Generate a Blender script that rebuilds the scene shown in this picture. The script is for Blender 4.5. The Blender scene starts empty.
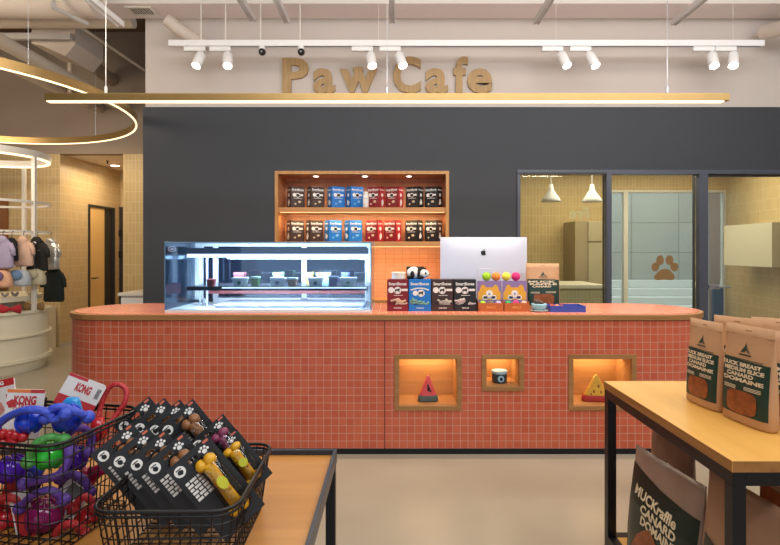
import bpy, bmesh, math, random
from mathutils import Vector, Matrix, Euler
random.seed(7)
PI = math.pi
scene = bpy.context.scene
COL = scene.collection

# ------------------------------------------------------------------ camera
CAMZ = 1.5; F = 520.0; VX = 394.0; VY = 250.0
cd = bpy.data.cameras.new('camera'); cam = bpy.data.objects.new('camera', cd); COL.objects.link(cam)
cam.location = (0, 0, CAMZ); cam.rotation_euler = (PI/2, 0, 0)
cd.lens = 36*F/780; cd.sensor_width = 36; cd.sensor_fit = 'HORIZONTAL'
cd.shift_x = -(VX-390)/780; cd.shift_y = -(272.5-VY)/780; cd.clip_start = 0.05
scene.camera = cam
def X(px, y): return (px-VX)/F*y
def Z(py, y): return CAMZ+(VY-py)/F*y

# ------------------------------------------------------------------ light
scene.view_settings.view_transform = 'Standard'; scene.view_settings.look = 'None'
scene.view_settings.exposure = 0.0; scene.view_settings.gamma = 1.0
world = bpy.data.worlds.new('daylight'); scene.world = world; world.use_nodes = True
bg = world.node_tree.nodes['Background']; bg.inputs[0].default_value = (0.80, 0.90, 1.0, 1); bg.inputs[1].default_value = 1.15
def area(name, loc, rot, sx, sy, power, color=(1,1,1), spread=None):
    l = bpy.data.lights.new(name, 'AREA'); l.shape = 'RECTANGLE'; l.size = sx; l.size_y = sy; l.energy = power; l.color = color
    if spread: l.spread = spread
    o = bpy.data.objects.new(name, l); o.location = loc; o.rotation_euler = rot; COL.objects.link(o); return o
def spot(name, loc, target, power, color=(1,1,1), angle=60, blend=.6, size=.03):
    l = bpy.data.lights.new(name, 'SPOT'); l.energy = power; l.color = color; l.spot_size = math.radians(angle); l.spot_blend = blend; l.shadow_soft_size = size
    o = bpy.data.objects.new(name, l); o.location = loc
    o.rotation_euler = (Vector(target)-Vector(loc)).to_track_quat('-Z', 'Y').to_euler(); COL.objects.link(o); return o
WARM = (1.0, .78, .52); SOFT = (1.0, .90, .78); COOL = (.86, .94, 1.0)
area('ceiling_fill', (-.6, 2.7, 4.5), (0,0,0), 5.0, 2.0, 74, SOFT)  # added soft fill above the counter, no fixture behind it
area('ceiling_fill', (2.6, 2.4, 4.5), (0,0,0), 3.0, 3.0, 100, (1.0,.95,.9))  # second added fill, brightens the right half of the room
area('high_front_fill', (2.0, -1.2, 4.55), (math.radians(48), 0, 0), 8.0, .9, 230, (.93,.96,1.0))  # added fill lamp under the ceiling, high enough to stay out of glass reflections
area('bulkhead_fill', (1.0, 3.6, 3.0), (math.radians(118), 0, 0), 7.0, .2, 42, (1,.93,.88))  # added fill aimed up at the bulkhead and soffit, no lamp there
area('left_hall_fill', (-4.9, 3.6, 3.3), (math.radians(88),0,math.radians(14)), 2.2, .8, 80, (1,.86,.68))  # added fill that lifts the dark upper left and the hall tiles
area('hall_wall_light', (-4.6, 7.3, 2.9), (math.radians(25),0,0), 1.6, .3, 9, WARM)  # warm area light angled at the tiled hall wall
area('corridor_light', (-4.6, 8.6, 2.85), (0,0,0), .6, .9, 20, WARM)
area('grooming_room_light', (3.6, 7.3, 2.85), (0,0,0), 3.0, 1.6, 88, (1.0,.90,.70))
area('street_daylight', (4.5, 10.0, 4.0), (math.radians(40),0,0), 5, 2, 260, (.93,.97,1.0))

# ------------------------------------------------------------------ materials
def lin(h):
    h = h.lstrip('#'); r = [int(h[i:i+2],16)/255 for i in (0,2,4)]
    return tuple([c/12.92 if c <= .04045 else ((c+.055)/1.055)**2.4 for c in r]+[1])
MATS = {}
def base(name):
    m = bpy.data.materials.new(name); m.use_nodes = True; MATS[name] = m
    return m, m.node_tree.nodes, m.node_tree.links, m.node_tree.nodes['Principled BSDF']
def mat(name, col, rough=.5, metal=0, var=.06, scale=30, bump=0, spec=.5, coat=0, alpha=1, trans=0):
    if name in MATS: return MATS[name]
    m, N, L, b = base(name); c = lin(col)
    b.inputs['Roughness'].default_value = rough; b.inputs['Metallic'].default_value = metal
    b.inputs['Specular IOR Level'].default_value = spec; b.inputs['Coat Weight'].default_value = coat
    b.inputs['Alpha'].default_value = alpha; b.inputs['Transmission Weight'].default_value = trans
    t = N.new('ShaderNodeTexCoord'); n = N.new('ShaderNodeTexNoise'); n.inputs['Scale'].default_value = scale; n.inputs['Detail'].default_value = 3
    L.new(t.outputs['Object'], n.inputs['Vector'])
    mx = N.new('ShaderNodeMix'); mx.data_type = 'RGBA'
    mx.inputs[6].default_value = tuple([max(0, v*(1-var)) for v in c[:3]]+[1]); mx.inputs[7].default_value = tuple([min(1, v*(1+var)) for v in c[:3]]+[1])
    L.new(n.outputs['Fac'], mx.inputs[0]); L.new(mx.outputs[2], b.inputs['Base Color'])
    if bump:
        bp = N.new('ShaderNodeBump'); bp.inputs['Strength'].default_value = bump; bp.inputs['Distance'].default_value = .01
        L.new(n.outputs['Fac'], bp.inputs['Height']); L.new(bp.outputs[0], b.inputs['Normal'])
    return m
def wood(name, c1, c2, rough=.4, axis='X', scale=6, coat=0):
    m, N, L, b = base(name); b.inputs['Roughness'].default_value = rough; b.inputs['Coat Weight'].default_value = coat
    b.inputs['Coat Roughness'].default_value = .12
    t = N.new('ShaderNodeTexCoord'); mp = N.new('ShaderNodeMapping'); L.new(t.outputs['Object'], mp.inputs[0])
    s = [scale*4]*3; s['XYZ'.index(axis)] = scale*.35; mp.inputs['Scale'].default_value = s
    n = N.new('ShaderNodeTexNoise'); n.inputs['Scale'].default_value = 1; n.inputs['Detail'].default_value = 6; n.inputs['Distortion'].default_value = .6
    L.new(mp.outputs[0], n.inputs['Vector']); r = N.new('ShaderNodeValToRGB'); L.new(n.outputs['Fac'], r.inputs[0])
    r.color_ramp.elements[0].position = .3; r.color_ramp.elements[0].color = lin(c1); r.color_ramp.elements[1].position = .7; r.color_ramp.elements[1].color = lin(c2)
    L.new(r.outputs[0], b.inputs['Base Color']); return m
def tile(name, c1, c2, grout, w, h, gap=.004, rough=.3, bump=.4, off=(0,0)):
    m, N, L, b = base(name)
    uv = N.new('ShaderNodeUVMap'); mp = N.new('ShaderNodeMapping'); mp.inputs['Location'].default_value = (off[0], off[1], 0)
    L.new(uv.outputs[0], mp.inputs[0])
    br = N.new('ShaderNodeTexBrick'); br.offset = 0; br.squash = 1; L.new(mp.outputs[0], br.inputs['Vector'])
    br.inputs['Scale'].default_value = 1; br.inputs['Brick Width'].default_value = w; br.inputs['Row Height'].default_value = h
    br.inputs['Mortar Size'].default_value = gap/2; br.inputs['Mortar Smooth'].default_value = .2; br.inputs['Bias'].default_value = 0
    br.inputs['Color1'].default_value = lin(c1); br.inputs['Color2'].default_value = lin(c2); br.inputs['Mortar'].default_value = lin(grout)
    L.new(br.outputs['Color'], b.inputs['Base Color'])
    mr = N.new('ShaderNodeMapRange'); mr.inputs[3].default_value = rough; mr.inputs[4].default_value = .85
    L.new(br.outputs['Fac'], mr.inputs[0]); L.new(mr.outputs[0], b.inputs['Roughness'])
    iv = N.new('ShaderNodeMath'); iv.operation = 'SUBTRACT'; iv.inputs[0].default_value = 1; L.new(br.outputs['Fac'], iv.inputs[1])
    bp = N.new('ShaderNodeBump'); bp.inputs['Strength'].default_value = bump; bp.inputs['Distance'].default_value = .002
    L.new(iv.outputs[0], bp.inputs['Height']); L.new(bp.outputs[0], b.inputs['Normal']); return m
def glow(name, col, s):
    if name in MATS: return MATS[name]
    m, N, L, b = base(name); b.inputs['Base Color'].default_value = lin(col)
    b.inputs['Emission Color'].default_value = lin(col); b.inputs['Emission Strength'].default_value = s; return m
def glass(name, tint, refl=.12, rough=.02, body=0, bodycol='#88aacc'):
    m, N, L, b = base(name); N.remove(b); out = N['Material Output']
    tr = N.new('ShaderNodeBsdfTransparent'); tr.inputs[0].default_value = lin(tint)
    gl = N.new('ShaderNodeBsdfGlossy'); gl.inputs['Roughness'].default_value = rough; gl.inputs['Color'].default_value = (.9,.95,1,1)
    fr = N.new('ShaderNodeFresnel'); fr.inputs[0].default_value = 1.45
    ad = N.new('ShaderNodeMath'); ad.operation = 'MULTIPLY_ADD'; ad.inputs[1].default_value = .9; ad.inputs[2].default_value = max(0, refl-.035)
    L.new(fr.outputs[0], ad.inputs[0]); mx = N.new('ShaderNodeMixShader'); L.new(ad.outputs[0], mx.inputs[0]); L.new(tr.outputs[0], mx.inputs[1]); L.new(gl.outputs[0], mx.inputs[2])
    last = mx
    if body:
        df = N.new('ShaderNodeBsdfDiffuse'); df.inputs[0].default_value = lin(bodycol); m2 = N.new('ShaderNodeMixShader'); m2.inputs[0].default_value = body
        L.new(mx.outputs[0], m2.inputs[1]); L.new(df.outputs[0], m2.inputs[2]); last = m2
    L.new(last.outputs[0], out.inputs[0]); return m

TP = .0558
M = dict(
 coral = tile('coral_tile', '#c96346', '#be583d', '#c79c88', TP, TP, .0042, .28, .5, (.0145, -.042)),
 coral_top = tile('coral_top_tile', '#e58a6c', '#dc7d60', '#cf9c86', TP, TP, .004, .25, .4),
 coral_niche = tile('niche_tile_warm_lit', '#cf9068', '#c78860', '#9c6642', .1, .05, .003, .4, .4),  # coral tile with the warm niche light mixed into its colour
 cream_tile = tile('cream_tile', '#c9b083', '#c1a87b', '#ddceaa', .056, .125, .005, .35, .3),
 cream_tile2 = tile('cream_tile_long', '#c9ae7a', '#c1a672', '#ddcda6', .056, .16, .005, .35, .3),
 green_tile = tile('sage_tile', '#b9ad88', '#b4a882', '#cfc6a4', .05, .12, .004, .35, .3),
 charcoal = mat('charcoal_paint', '#3b3e43', .62, var=.03, scale=4, spec=.3),
 plaster = mat('pale_plaster', '#c0b6ae', .8, var=.03, scale=3),
 taupe = mat('taupe_plaster', '#988878', .85, var=.06, scale=2),
 taupe_dark = mat('taupe_ceiling', '#75624e', .9, var=.08, scale=3),
 white_paint = mat('white_paint', '#cfc9c6', .6, var=.02),
 soffitm = mat('soffit_paint', '#e2d6d2', .7, var=.02),
 white = mat('white_plastic', '#e6e4e2', .4, var=.02),
 white_metal = mat('white_powdercoat', '#dcd6cc', .4, var=.02),
 cream = mat('cream_laminate', '#d6cdb4', .45, var=.02),
 grey_lam = mat('grey_laminate', '#b9b5aa', .5, var=.02),
 black_metal = mat('black_metal', '#17171a', .38, .3, var=.1),
 black_plastic = mat('black_plastic', '#121214', .35, var=.1),
 lip = mat('tray_lip_metal', '#3a3e48', .35, .4, var=.05),
 frame = mat('window_frame_metal', '#4b505b', .45, .3, var=.04),
 dark_frame = mat('dark_frame_metal', '#2c2c2e', .5, .2, var=.05),
 brass = mat('brushed_brass', '#a98a55', .35, .7, var=.12, scale=8),
 signwood = wood('sign_wood', '#97784e', '#b0905f', .55, 'Z', 10),
 oak = wood('oak', '#b07a45', '#c58e56', .42, 'X', 7),
 oak_dark = wood('oak_niche', '#93663a', '#a97a48', .5, 'X', 7),
 oak_v = wood('oak_upright', '#a9773f', '#bd8a50', .45, 'Z', 7),
 tabletop = wood('amber_tabletop', '#ad7434', '#bd843f', .33, 'X', 4, .25),
 tableright = wood('honey_tabletop', '#cf9a48', '#dba855', .4, 'Y', 4, .1),
 woodedge = wood('tabletop_edge', '#8d5c2a', '#a3703a', .5, 'Y', 6),
 steel = mat('brushed_steel', '#a9abb0', .3, .9, var=.05),
 silver = mat('silver_aluminium', '#cdd1e2', .4, .1, var=.01, scale=4),
 concrete = tile('street_concrete', '#9a9a95', '#93938e', '#6f6f6b', 1.15, .72, .02, .7, .2),
 step = mat('pale_stone', '#c2c4c4', .7, var=.05),
 ledwarm = glow('led_warm', '#ffc98a', 2.5), ledwhite = glow('led_white', '#f3f7ff', 5), lampwhite = glow('lamp_white', '#fff4e2', 9),
 ledneutral = glow('led_neutral', '#ffe4b8', 1.7),
)
def floor_mat():
    m, N, L, b = base('polished_cement'); t = N.new('ShaderNodeTexCoord')
    n = N.new('ShaderNodeTexNoise'); n.inputs['Scale'].default_value = 1.1; n.inputs['Detail'].default_value = 8; L.new(t.outputs['Object'], n.inputs['Vector'])
    r = N.new('ShaderNodeValToRGB'); r.color_ramp.elements[0].position = .35; r.color_ramp.elements[0].color = lin('#9a907d'); r.color_ramp.elements[1].position = .7; r.color_ramp.elements[1].color = lin('#a69c8a')
    L.new(n.outputs['Fac'], r.inputs[0]); L.new(r.outputs[0], b.inputs['Base Color']); b.inputs['Roughness'].default_value = .28; return m
M['floor'] = floor_mat()
M['pane'] = glass('clear_pane', '#f1f4f0', .035)
M['case_glass'] = glass('case_glass', '#dbe9f4', .05, .01, .02, '#8fb4dc')
M['case_door'] = glass('reflection_tinted_glass', '#5a7494', .16, .03, .25, '#22334d')  # dark blue tint and body paint street reflections into the rear doors
M['plastic_clear'] = glass('clear_plastic', '#fafafa', .04, .08)

# ------------------------------------------------------------------ geometry helpers
def BM(): return bmesh.new()
def xf(vs, rot=None, loc=None):
    for v in vs:
        if rot is not None: v.co = rot @ v.co
        if loc is not None: v.co += Vector(loc)
def box(bm, x0, x1, y0, y1, z0, z1, rot=None, piv=None):
    vs = [bm.verts.new((x, y, z)) for x in (x0, x1) for y in (y0, y1) for z in (z0, z1)]
    for f in ((0,1,3,2),(4,6,7,5),(0,4,5,1),(2,3,7,6),(0,2,6,4),(1,5,7,3)): bm.faces.new([vs[i] for i in f])
    if rot is not None:
        p = Vector(piv or ((x0+x1)/2, (y0+y1)/2, (z0+z1)/2))
        for v in vs: v.co = p+rot @ (v.co-p)
    return vs
def frame_of(d):
    d = Vector(d).normalized(); u = d.cross(Vector((0,0,1)))
    if u.length < .05: u = d.cross(Vector((1,0,0)))
    u.normalize(); return u, d.cross(u).normalized()
def tube(bm, pts, r, n=8, closed=False, rs=None, flat=None):
    pts = [Vector(p) for p in pts]; k = len(pts); rings = []; pu = None
    for i, p in enumerate(pts):
        a = pts[i-1] if (i > 0 or closed) else p; b_ = pts[(i+1) % k] if (i < k-1 or closed) else p
        u, v = frame_of(b_-a)
        if pu is not None:
            d = (b_-a).normalized(); uu = pu-d*pu.dot(d)
            if uu.length > 1e-4: u = uu.normalized(); v = d.cross(u)
        pu = u; rr = rs[i] if rs else r
        rings.append([bm.verts.new(p+u*math.cos(2*PI*j/n)*rr+v*math.sin(2*PI*j/n)*rr*(flat or 1)) for j in range(n)])
    for i in range(k if closed else k-1):
        A, B = rings[i], rings[(i+1) % k]
        for j in range(n): bm.faces.new((A[j], A[(j+1) % n], B[(j+1) % n], B[j]))
    if not closed: bm.faces.new(rings[0][::-1]); bm.faces.new(rings[-1])
def lathe(bm, prof, n=24, c=(0,0,0), rot=None, a0=0, a1=2*PI):
    full = abs(a1-a0-2*PI) < 1e-6; rings = []; c = Vector(c); m = n if full else n+1
    for r, z in prof:
        ring = []
        for j in range(m):
            a = a0+(a1-a0)*j/n; p = Vector((r*math.cos(a), r*math.sin(a), z))
            if rot is not None: p = rot @ p
            ring.append(bm.verts.new(p+c))
        rings.append(ring)
    for A, B in zip(rings, rings[1:]):
        for j in range(n): bm.faces.new((A[j], A[(j+1) % m], B[(j+1) % m], B[j]))
    if full and tuple(prof[0]) != tuple(prof[-1]):
        if prof[0][0] > 1e-5: bm.faces.new(rings[0][::-1])
        if prof[-1][0] > 1e-5: bm.faces.new(rings[-1])
    return rings
def ball(bm, c, r, s=(1,1,1), n=16, rot=None):
    ret = bmesh.ops.create_uvsphere(bm, u_segments=n, v_segments=max(6, n*2//3), radius=r)
    for v in ret['verts']:
        v.co = Vector((v.co.x*s[0], v.co.y*s[1], v.co.z*s[2]))
        if rot is not None: v.co = rot @ v.co
        v.co += Vector(c)
def poly(bm, pts, y0, y1):
    """extrude an x,z outline from y0 to y1"""
    a = [bm.verts.new((x, y0, z)) for x, z in pts]; b_ = [bm.verts.new((x, y1, z)) for x, z in pts]; n = len(pts)
    bm.faces.new(a); bm.faces.new(b_[::-1])
    for i in range(n): bm.faces.new((a[(i+1) % n], a[i], b_[i], b_[(i+1) % n]))
def loft(bm, prof, n=28, p=2.0, crinkle=0, c=(0,0,0)):
    """prof rows (z, centre x, half width, half depth[, centre y]); super-ellipse cross-section"""
    rings = []
    for row in prof:
        z, cx, hw, ht = row[:4]; cy = row[4] if len(row) > 4 else 0; ring = []
        for j in range(n):
            a = 2*PI*j/n; ca, sa = math.cos(a), math.sin(a)
            x = cx+hw*math.copysign(abs(ca)**(2/p), ca); y = cy+ht*math.copysign(abs(sa)**(2/p), sa)
            if crinkle: y += random.uniform(-crinkle, crinkle); x += random.uniform(-crinkle, crinkle)*.5; 
            ring.append(bm.verts.new((x+c[0], y+c[1], z+c[2])))
        rings.append(ring)
    for A, B in zip(rings, rings[1:]):
        for j in range(n): bm.faces.new((A[j], A[(j+1) % n], B[(j+1) % n], B[j]))
    bm.faces.new(rings[0][::-1]); bm.faces.new(rings[-1])
def fin(name, bm, m, parent=None, smooth=False, bevel=0, world=True, seg=2, uv=True):
    """link a bmesh as ONE mesh object. Coordinates are world unless world=False (then local to the parent)"""
    if parent is not None and world:
        inv = Matrix.LocRotScale(parent.location, parent.rotation_euler, None).inverted()
        pp = parent.parent
        while pp is not None: inv = inv @ Matrix.LocRotScale(pp.location, pp.rotation_euler, None).inverted(); pp = pp.parent
        bmesh.ops.transform(bm, matrix=inv, verts=bm.verts)
    bmesh.ops.recalc_face_normals(bm, faces=bm.faces)
    if bevel: bmesh.ops.bevel(bm, geom=list(bm.edges), offset=bevel, segments=seg, affect='EDGES', profile=.5, clamp_overlap=True)
    if uv:
        L = bm.loops.layers.uv.verify()
        for f in bm.faces:
            nn = f.normal; ax = max(range(3), key=lambda i: abs(nn[i]))
            for l in f.loops:
                c = l.vert.co; l[L].uv = (c.y, c.z) if ax == 0 else (c.x, c.z) if ax == 1 else (c.x, c.y)
    me = bpy.data.meshes.new(name); bm.to_mesh(me); bm.free()
    if smooth:
        for p_ in me.polygons: p_.use_smooth = True
    me.materials.append(m); o = bpy.data.objects.new(name, me); COL.objects.link(o)
    if parent is not None: o.parent = parent
    if smooth == 'auto':
        try: me.set_sharp_from_angle(angle=math.radians(40))
        except Exception: pass
    return o
def tag(o, label=None, cat=None, group=None, kind=None):
    if label: o['label'] = label
    if cat: o['category'] = cat
    if group: o['group'] = group
    if kind: o['kind'] = kind
    return o
def thing(name, label, cat, loc=(0,0,0), rz=0, group=None, rot=None):
    o = bpy.data.objects.new(name, None); o.empty_display_size = .05; COL.objects.link(o); o.location = loc; o.rotation_euler = rot or (0,0,rz)
    return tag(o, label, cat, group)
def struct(name, bm, m, **k): return tag(fin(name, bm, m, **k), kind='structure')
def dup(root, loc=None, rot=None, label=None, group=None, scale=None):
    def cp(o, par):
        c = o.copy(); COL.objects.link(c); c.parent = par
        for ch in list(o.children): cp(ch, c)
        return c
    r = cp(root, None)
    if loc is not None: r.location = loc
    if rot is not None: r.rotation_euler = rot
    if scale is not None: r.scale = scale
    if label: r['label'] = label
    if group: r['group'] = group
    return r
TXT = {}
def text_bm(s, size, weight=0, extrude=0, align='CENTER', spacing=1, width=None):
    key = (s, size, weight, extrude, align, spacing, width)
    if key not in TXT:
        c = bpy.data.curves.new('lettering', 'FONT'); c.body = s; c.size = size; c.offset = weight; c.extrude = extrude; c.align_x = align; c.space_character = spacing; c.resolution_u = 3
        o = bpy.data.objects.new('lettering', c); COL.objects.link(o); dg = bpy.context.evaluated_depsgraph_get(); dg.update()
        me = bpy.data.meshes.new_from_object(o.evaluated_get(dg)); bpy.data.objects.remove(o); bpy.data.curves.remove(c)
        for v in me.vertices: v.co = Vector((v.co.x, -v.co.z, v.co.y))
        if width:
            xs = [v.co.x for v in me.vertices]; k = width/(max(xs)-min(xs)); 
            for v in me.vertices: v.co.x *= k
        TXT[key] = me
    b = bmesh.new(); b.from_mesh(TXT[key]); return b
def add_text(bm, s, x, z, size, y=0, weight=0, extrude=0, align='CENTER', spacing=1, width=None, tilt=0):
    t = text_bm(s, size, weight, extrude, align, spacing, width); me = bpy.data.meshes.new('tmp')
    if tilt: bmesh.ops.rotate(t, verts=t.verts, cent=(0,0,0), matrix=Matrix.Rotation(tilt, 3, 'Y'))
    bmesh.ops.translate(t, verts=t.verts, vec=(x, y, z)); t.to_mesh(me); t.free(); bm.from_mesh(me); bpy.data.meshes.remove(me)
def disc(bm, x, z, r, y=0, n=20, s=1, th=.0006):
    poly(bm, [(x+r*math.cos(2*PI*i/n), z+r*s*math.sin(2*PI*i/n)) for i in range(n)], y-th, y)
def rect(bm, x0, x1, z0, z1, y=0, th=.0006): box(bm, x0, x1, y-th, y, z0, z1)
def blob(bm, x, z, r, y=0, n=12, s=1, th=.0006, jit=.25):
    poly(bm, [(x+r*(1+random.uniform(-jit,jit))*math.cos(2*PI*i/n), z+r*s*(1+random.uniform(-jit,jit))*math.sin(2*PI*i/n)) for i in range(n)], y-th, y)
def drape(bm, prof, p, eps=.002):
    """push flat print onto the front of a lofted pouch"""
    for ax in (0, 2):
        vals = [v.co[ax] for v in bm.verts]; lo, hi = min(vals), max(vals); n = int((hi-lo)/.012)
        for i in range(1, n+1):
            no = [0,0,0]; no[ax] = 1; co = [0,0,0]; co[ax] = lo+(hi-lo)*i/(n+1)
            bmesh.ops.bisect_plane(bm, geom=bm.verts[:]+bm.edges[:]+bm.faces[:], plane_co=co, plane_no=no)
    for v in bm.verts:
        z = v.co.z; k = 0
        while k < len(prof)-2 and prof[k+1][0] < z: k += 1
        a, b_ = prof[k], prof[k+1]; t = min(1, max(0, (z-a[0])/(b_[0]-a[0]+1e-9)))
        cx, hw, ht = [a[i]+(b_[i]-a[i])*t for i in (1,2,3)]
        u = min(.97, abs((v.co.x-cx)/hw)); v.co.y += -ht*(1-u**p)**(1/p)-eps
# ================================================================== SETTING
YW = 5.75      # back wall face
b = BM(); box(b, -8, 6.6, -3, 9.0, -.1, 0); struct('floor', b, M['floor'])
b = BM(); box(b, -8, 6.6, -3, 9.0, 4.85, 4.95); struct('ceiling', b, M['taupe_dark'])
b = BM(); box(b, -8.1, -8, -3, 9.0, 0, 4.85); struct('wall_left', b, M['taupe'])
b = BM(); box(b, 6.6, 6.7, -3, YW, 0, 4.85); struct('wall_right', b, M['plaster'])
b = BM(); box(b, -8, -3.2, -3.1, -3, 0, 4.85); box(b, 2.6, 6.6, -3.1, -3, 0, 4.85); box(b, -3.2, 2.6, -3.1, -3, 2.7, 4.85); box(b, -.5, .1, -3.1, -3, 0, 2.7); struct('wall_front', b, M['taupe'])  # unseen wall, added so the glass does not mirror an open bright back
def wall_grid(b, x0, x1, z0, z1, y0, y1, holes):
    xs = sorted({x0, x1, *[h[0] for h in holes], *[h[1] for h in holes]}); zs = sorted({z0, z1, *[h[2] for h in holes], *[h[3] for h in holes]})
    for a, c in zip(xs, xs[1:]):
        for d, e in zip(zs, zs[1:]):
            if any(h[0]-1e-6 <= a and c <= h[1]+1e-6 and h[2]-1e-6 <= d and e <= h[3]+1e-6 for h in holes): continue
            box(b, a, c, y0, y1, d, e)
b = BM(); NX0, NX1, NZ0, NZ1 = X(275, YW), X(449, YW), .45, Z(171, YW)
WX0, WX1, WZ = X(517, YW), 4.62, Z(170, YW); WTOP = Z(107, YW)
wall_grid(b, X(143, YW), 6.6, 0, WTOP, YW, YW+.14, [(NX0, NX1, NZ0, NZ1), (WX0, WX1, 0, WZ)]); struct('wall_back', b, M['charcoal'])
b = BM(); box(b, X(145, YW), 6.6, YW+.01, YW+.14, WTOP, 4.85); struct('wall_bulkhead', b, M['plaster'])
# side return of the dark wall and the room behind it
b = BM(); box(b, 1.0, 1.1, YW+.14, 8.8, 0, 3.0); struct('wall_partition', b, M['green_tile'])
YB = 8.8; OX0, OX1, OZ1 = X(603, YB), X(727, YB), Z(190, YB)
b = BM(); wall_grid(b, 1.1, 6.6, 0, 3.0, YB, YB+.15, [(OX0, OX1, 0, OZ1)]); struct('wall_far', b, M['cream_tile2'])
b = BM()
vs = [b.verts.new(p) for p in ((5.62, YB, 0), (5.62, YB, 3.0), (5.2, 5.95, 3.0), (5.2, 5.95, 0), (5.75, YB, 0), (5.75, YB, 3.0), (5.35, 5.95, 3.0), (5.35, 5.95, 0))]
for f in ((0,1,2,3),(4,7,6,5),(1,5,6,2),(0,3,7,4),(0,4,5,1),(3,2,6,7)): b.faces.new([vs[i] for i in f])
struct('wall_side', b, M['cream_tile2'])
b = BM(); box(b, 1.1, 6.6, YW+.14, YB, 2.95, 3.0); struct('ceiling_inner', b, M['soffitm'])
# left hall: tiled walls, corridor
HY = 8.0; HT = Z(154, HY)
cx = X(60, HY)
b = BM(); box(b, -8, cx, HY, HY+.15, 0, HT); struct('wall_hall', b, M['cream_tile'])
b = BM(); box(b, X(123, HY), -2.6, HY, HY+.15, 0, HT); struct('wall_pillar', b, M['cream_tile2'])
b = BM(); box(b, -8, -2.6, HY-.01, HY+.15, HT, 4.85); struct('wall_header', b, M['taupe'])
CY = 9.75
DY0, DY1 = 1.0*(cx)/((88-VX)/F), cx/((114.5-VX)/F); DZ = Z(204, DY0)
b = BM()
box(b, cx-.12, cx, HY+.15, DY0, 0, HT); box(b, cx-.12, cx, DY1, CY, 0, HT); box(b, cx-.12, cx, DY0, DY1, DZ, HT); struct('wall_corridor', b, M['cream_tile'])
b = BM(); box(b, cx, -3.4, CY, CY+.1, 0, HT); struct('wall_corridor_end', b, M['cream_tile'])
b = BM(); box(b, cx-.2, -3.4, HY+.15, CY+.1, HT, HT+.06); struct('ceiling_corridor', b, M['soffitm'])
b = BM(); box(b, -3.5, -3.4, HY+.15, CY, 0, HT); struct('wall_corridor_right', b, M['cream_tile'])
b = BM(); box(b, -8, -3.0, 8.9, 11, -.1, -.0); struct('floor_corridor', b, M['floor'])
# corridor doors
d = tag(thing('door', 0, 0, ((cx-.03), (DY0+DY1)/2, 0)), kind='structure'); d.name = 'door_1'
del_keys = [k for k in ('label', 'category') if k in d.keys()]
for k in del_keys: del d[k]
b = BM(); box(b, cx-.05, cx+.012, DY0, DY0+.05, 0, DZ); box(b, cx-.05, cx+.012, DY1-.05, DY1, 0, DZ); box(b, cx-.05, cx+.012, DY0+.05, DY1-.05, DZ-.04, DZ); fin('door_frame', b, M['dark_frame'], d)
DM = DY0+.62*(DY1-DY0)
M['door_tan'] = mat('tan_door', '#dfba78', .5, var=.05)
b = BM(); box(b, cx-.045, cx-.01, DY0+.05, DM, 0, DZ-.04); fin('door_leaf', b, M['door_tan'], d)
b = BM(); box(b, cx-.045, cx-.02, DM, DY1-.05, 0, DZ-.04); fin('side_panel', b, M['dark_frame'], d)
b = BM(); tube(b, [(cx-.01, DY0+.12, 1.02), (cx+.04, DY0+.12, 1.02), (cx+.04, DY0+.24, 1.02)], .01); fin('door_handle', b, M['black_metal'], d, smooth=True)
b = BM(); x0, x1 = X(118.5, CY), X(126, CY)
box(b, x0, x1, CY-.03, CY, 0, Z(207, CY))
o = struct('door_2', b, M['dark_frame'])
b = BM()
for z in (1.35, 1.75):
    box(b, x0+.01, x1-.01, CY-.05, CY-.03, z, z+.12)
fin('hinge', b, M['black_metal'], o)
b = BM(); box(b, cx, cx+.004, HY, DY0, 0, .06); struct('baseboard_corridor', b, M['grey_lam'])

# niche in the back wall
ND = .40
b = BM()
box(b, NX0, NX1, YW+ND, YW+ND+.03, NZ0, NZ1)
box(b, NX0-.0, NX0+.03, YW+.06, YW+ND, NZ0, NZ1); box(b, NX1-.03, NX1, YW+.06, YW+ND, NZ0, NZ1)
box(b, NX0+.03, NX1-.03, YW+.06, YW+ND, NZ1-.03, NZ1)
niche = struct('wall_niche', b, M['coral_niche'])
b = BM(); t = .035
box(b, NX0, NX0+t, YW-.012, YW+.06, NZ0, NZ1-t); box(b, NX1-t, NX1, YW-.012, YW+.06, NZ0, NZ1-t); box(b, NX0, NX1, YW-.012, YW+.06, NZ1-t, NZ1)
struct('trim_niche', b, M['oak_v'])
SH = [(Z(207.3, YW), Z(212, YW)), (Z(241.5, YW), Z(246.5, YW)), (Z(300, YW), Z(304, YW))]
lab = ['upper oak shelf in the lit wall niche carrying boxes and a white bottle', 'lower oak shelf in the lit wall niche, just above the glass display case top', 'lowest oak shelf of the wall niche, at counter height behind the case']
for i, (zt, zb) in enumerate(SH):
    b = BM(); box(b, NX0+t, NX1-t, YW, YW+ND-.001, zb, zt)
    s = tag(fin('niche_shelf', b, M['oak'], bevel=.002), lab[i], 'shelf', 'oak shelves in the wall niche')
    if i < 2:
        b = BM(); box(b, NX0+.05, NX1-.05, YW+.03, YW+.04, zb-.005, zb); fin('light_strip', b, M['ledwarm'], s)
        area('shelf_strip_light', ((NX0+NX1)/2, YW+.06, zb-.02), (math.radians(25),0,0), NX1-NX0-.15, .02, 8 if i == 0 else 8, (1,.70,.36))
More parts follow.
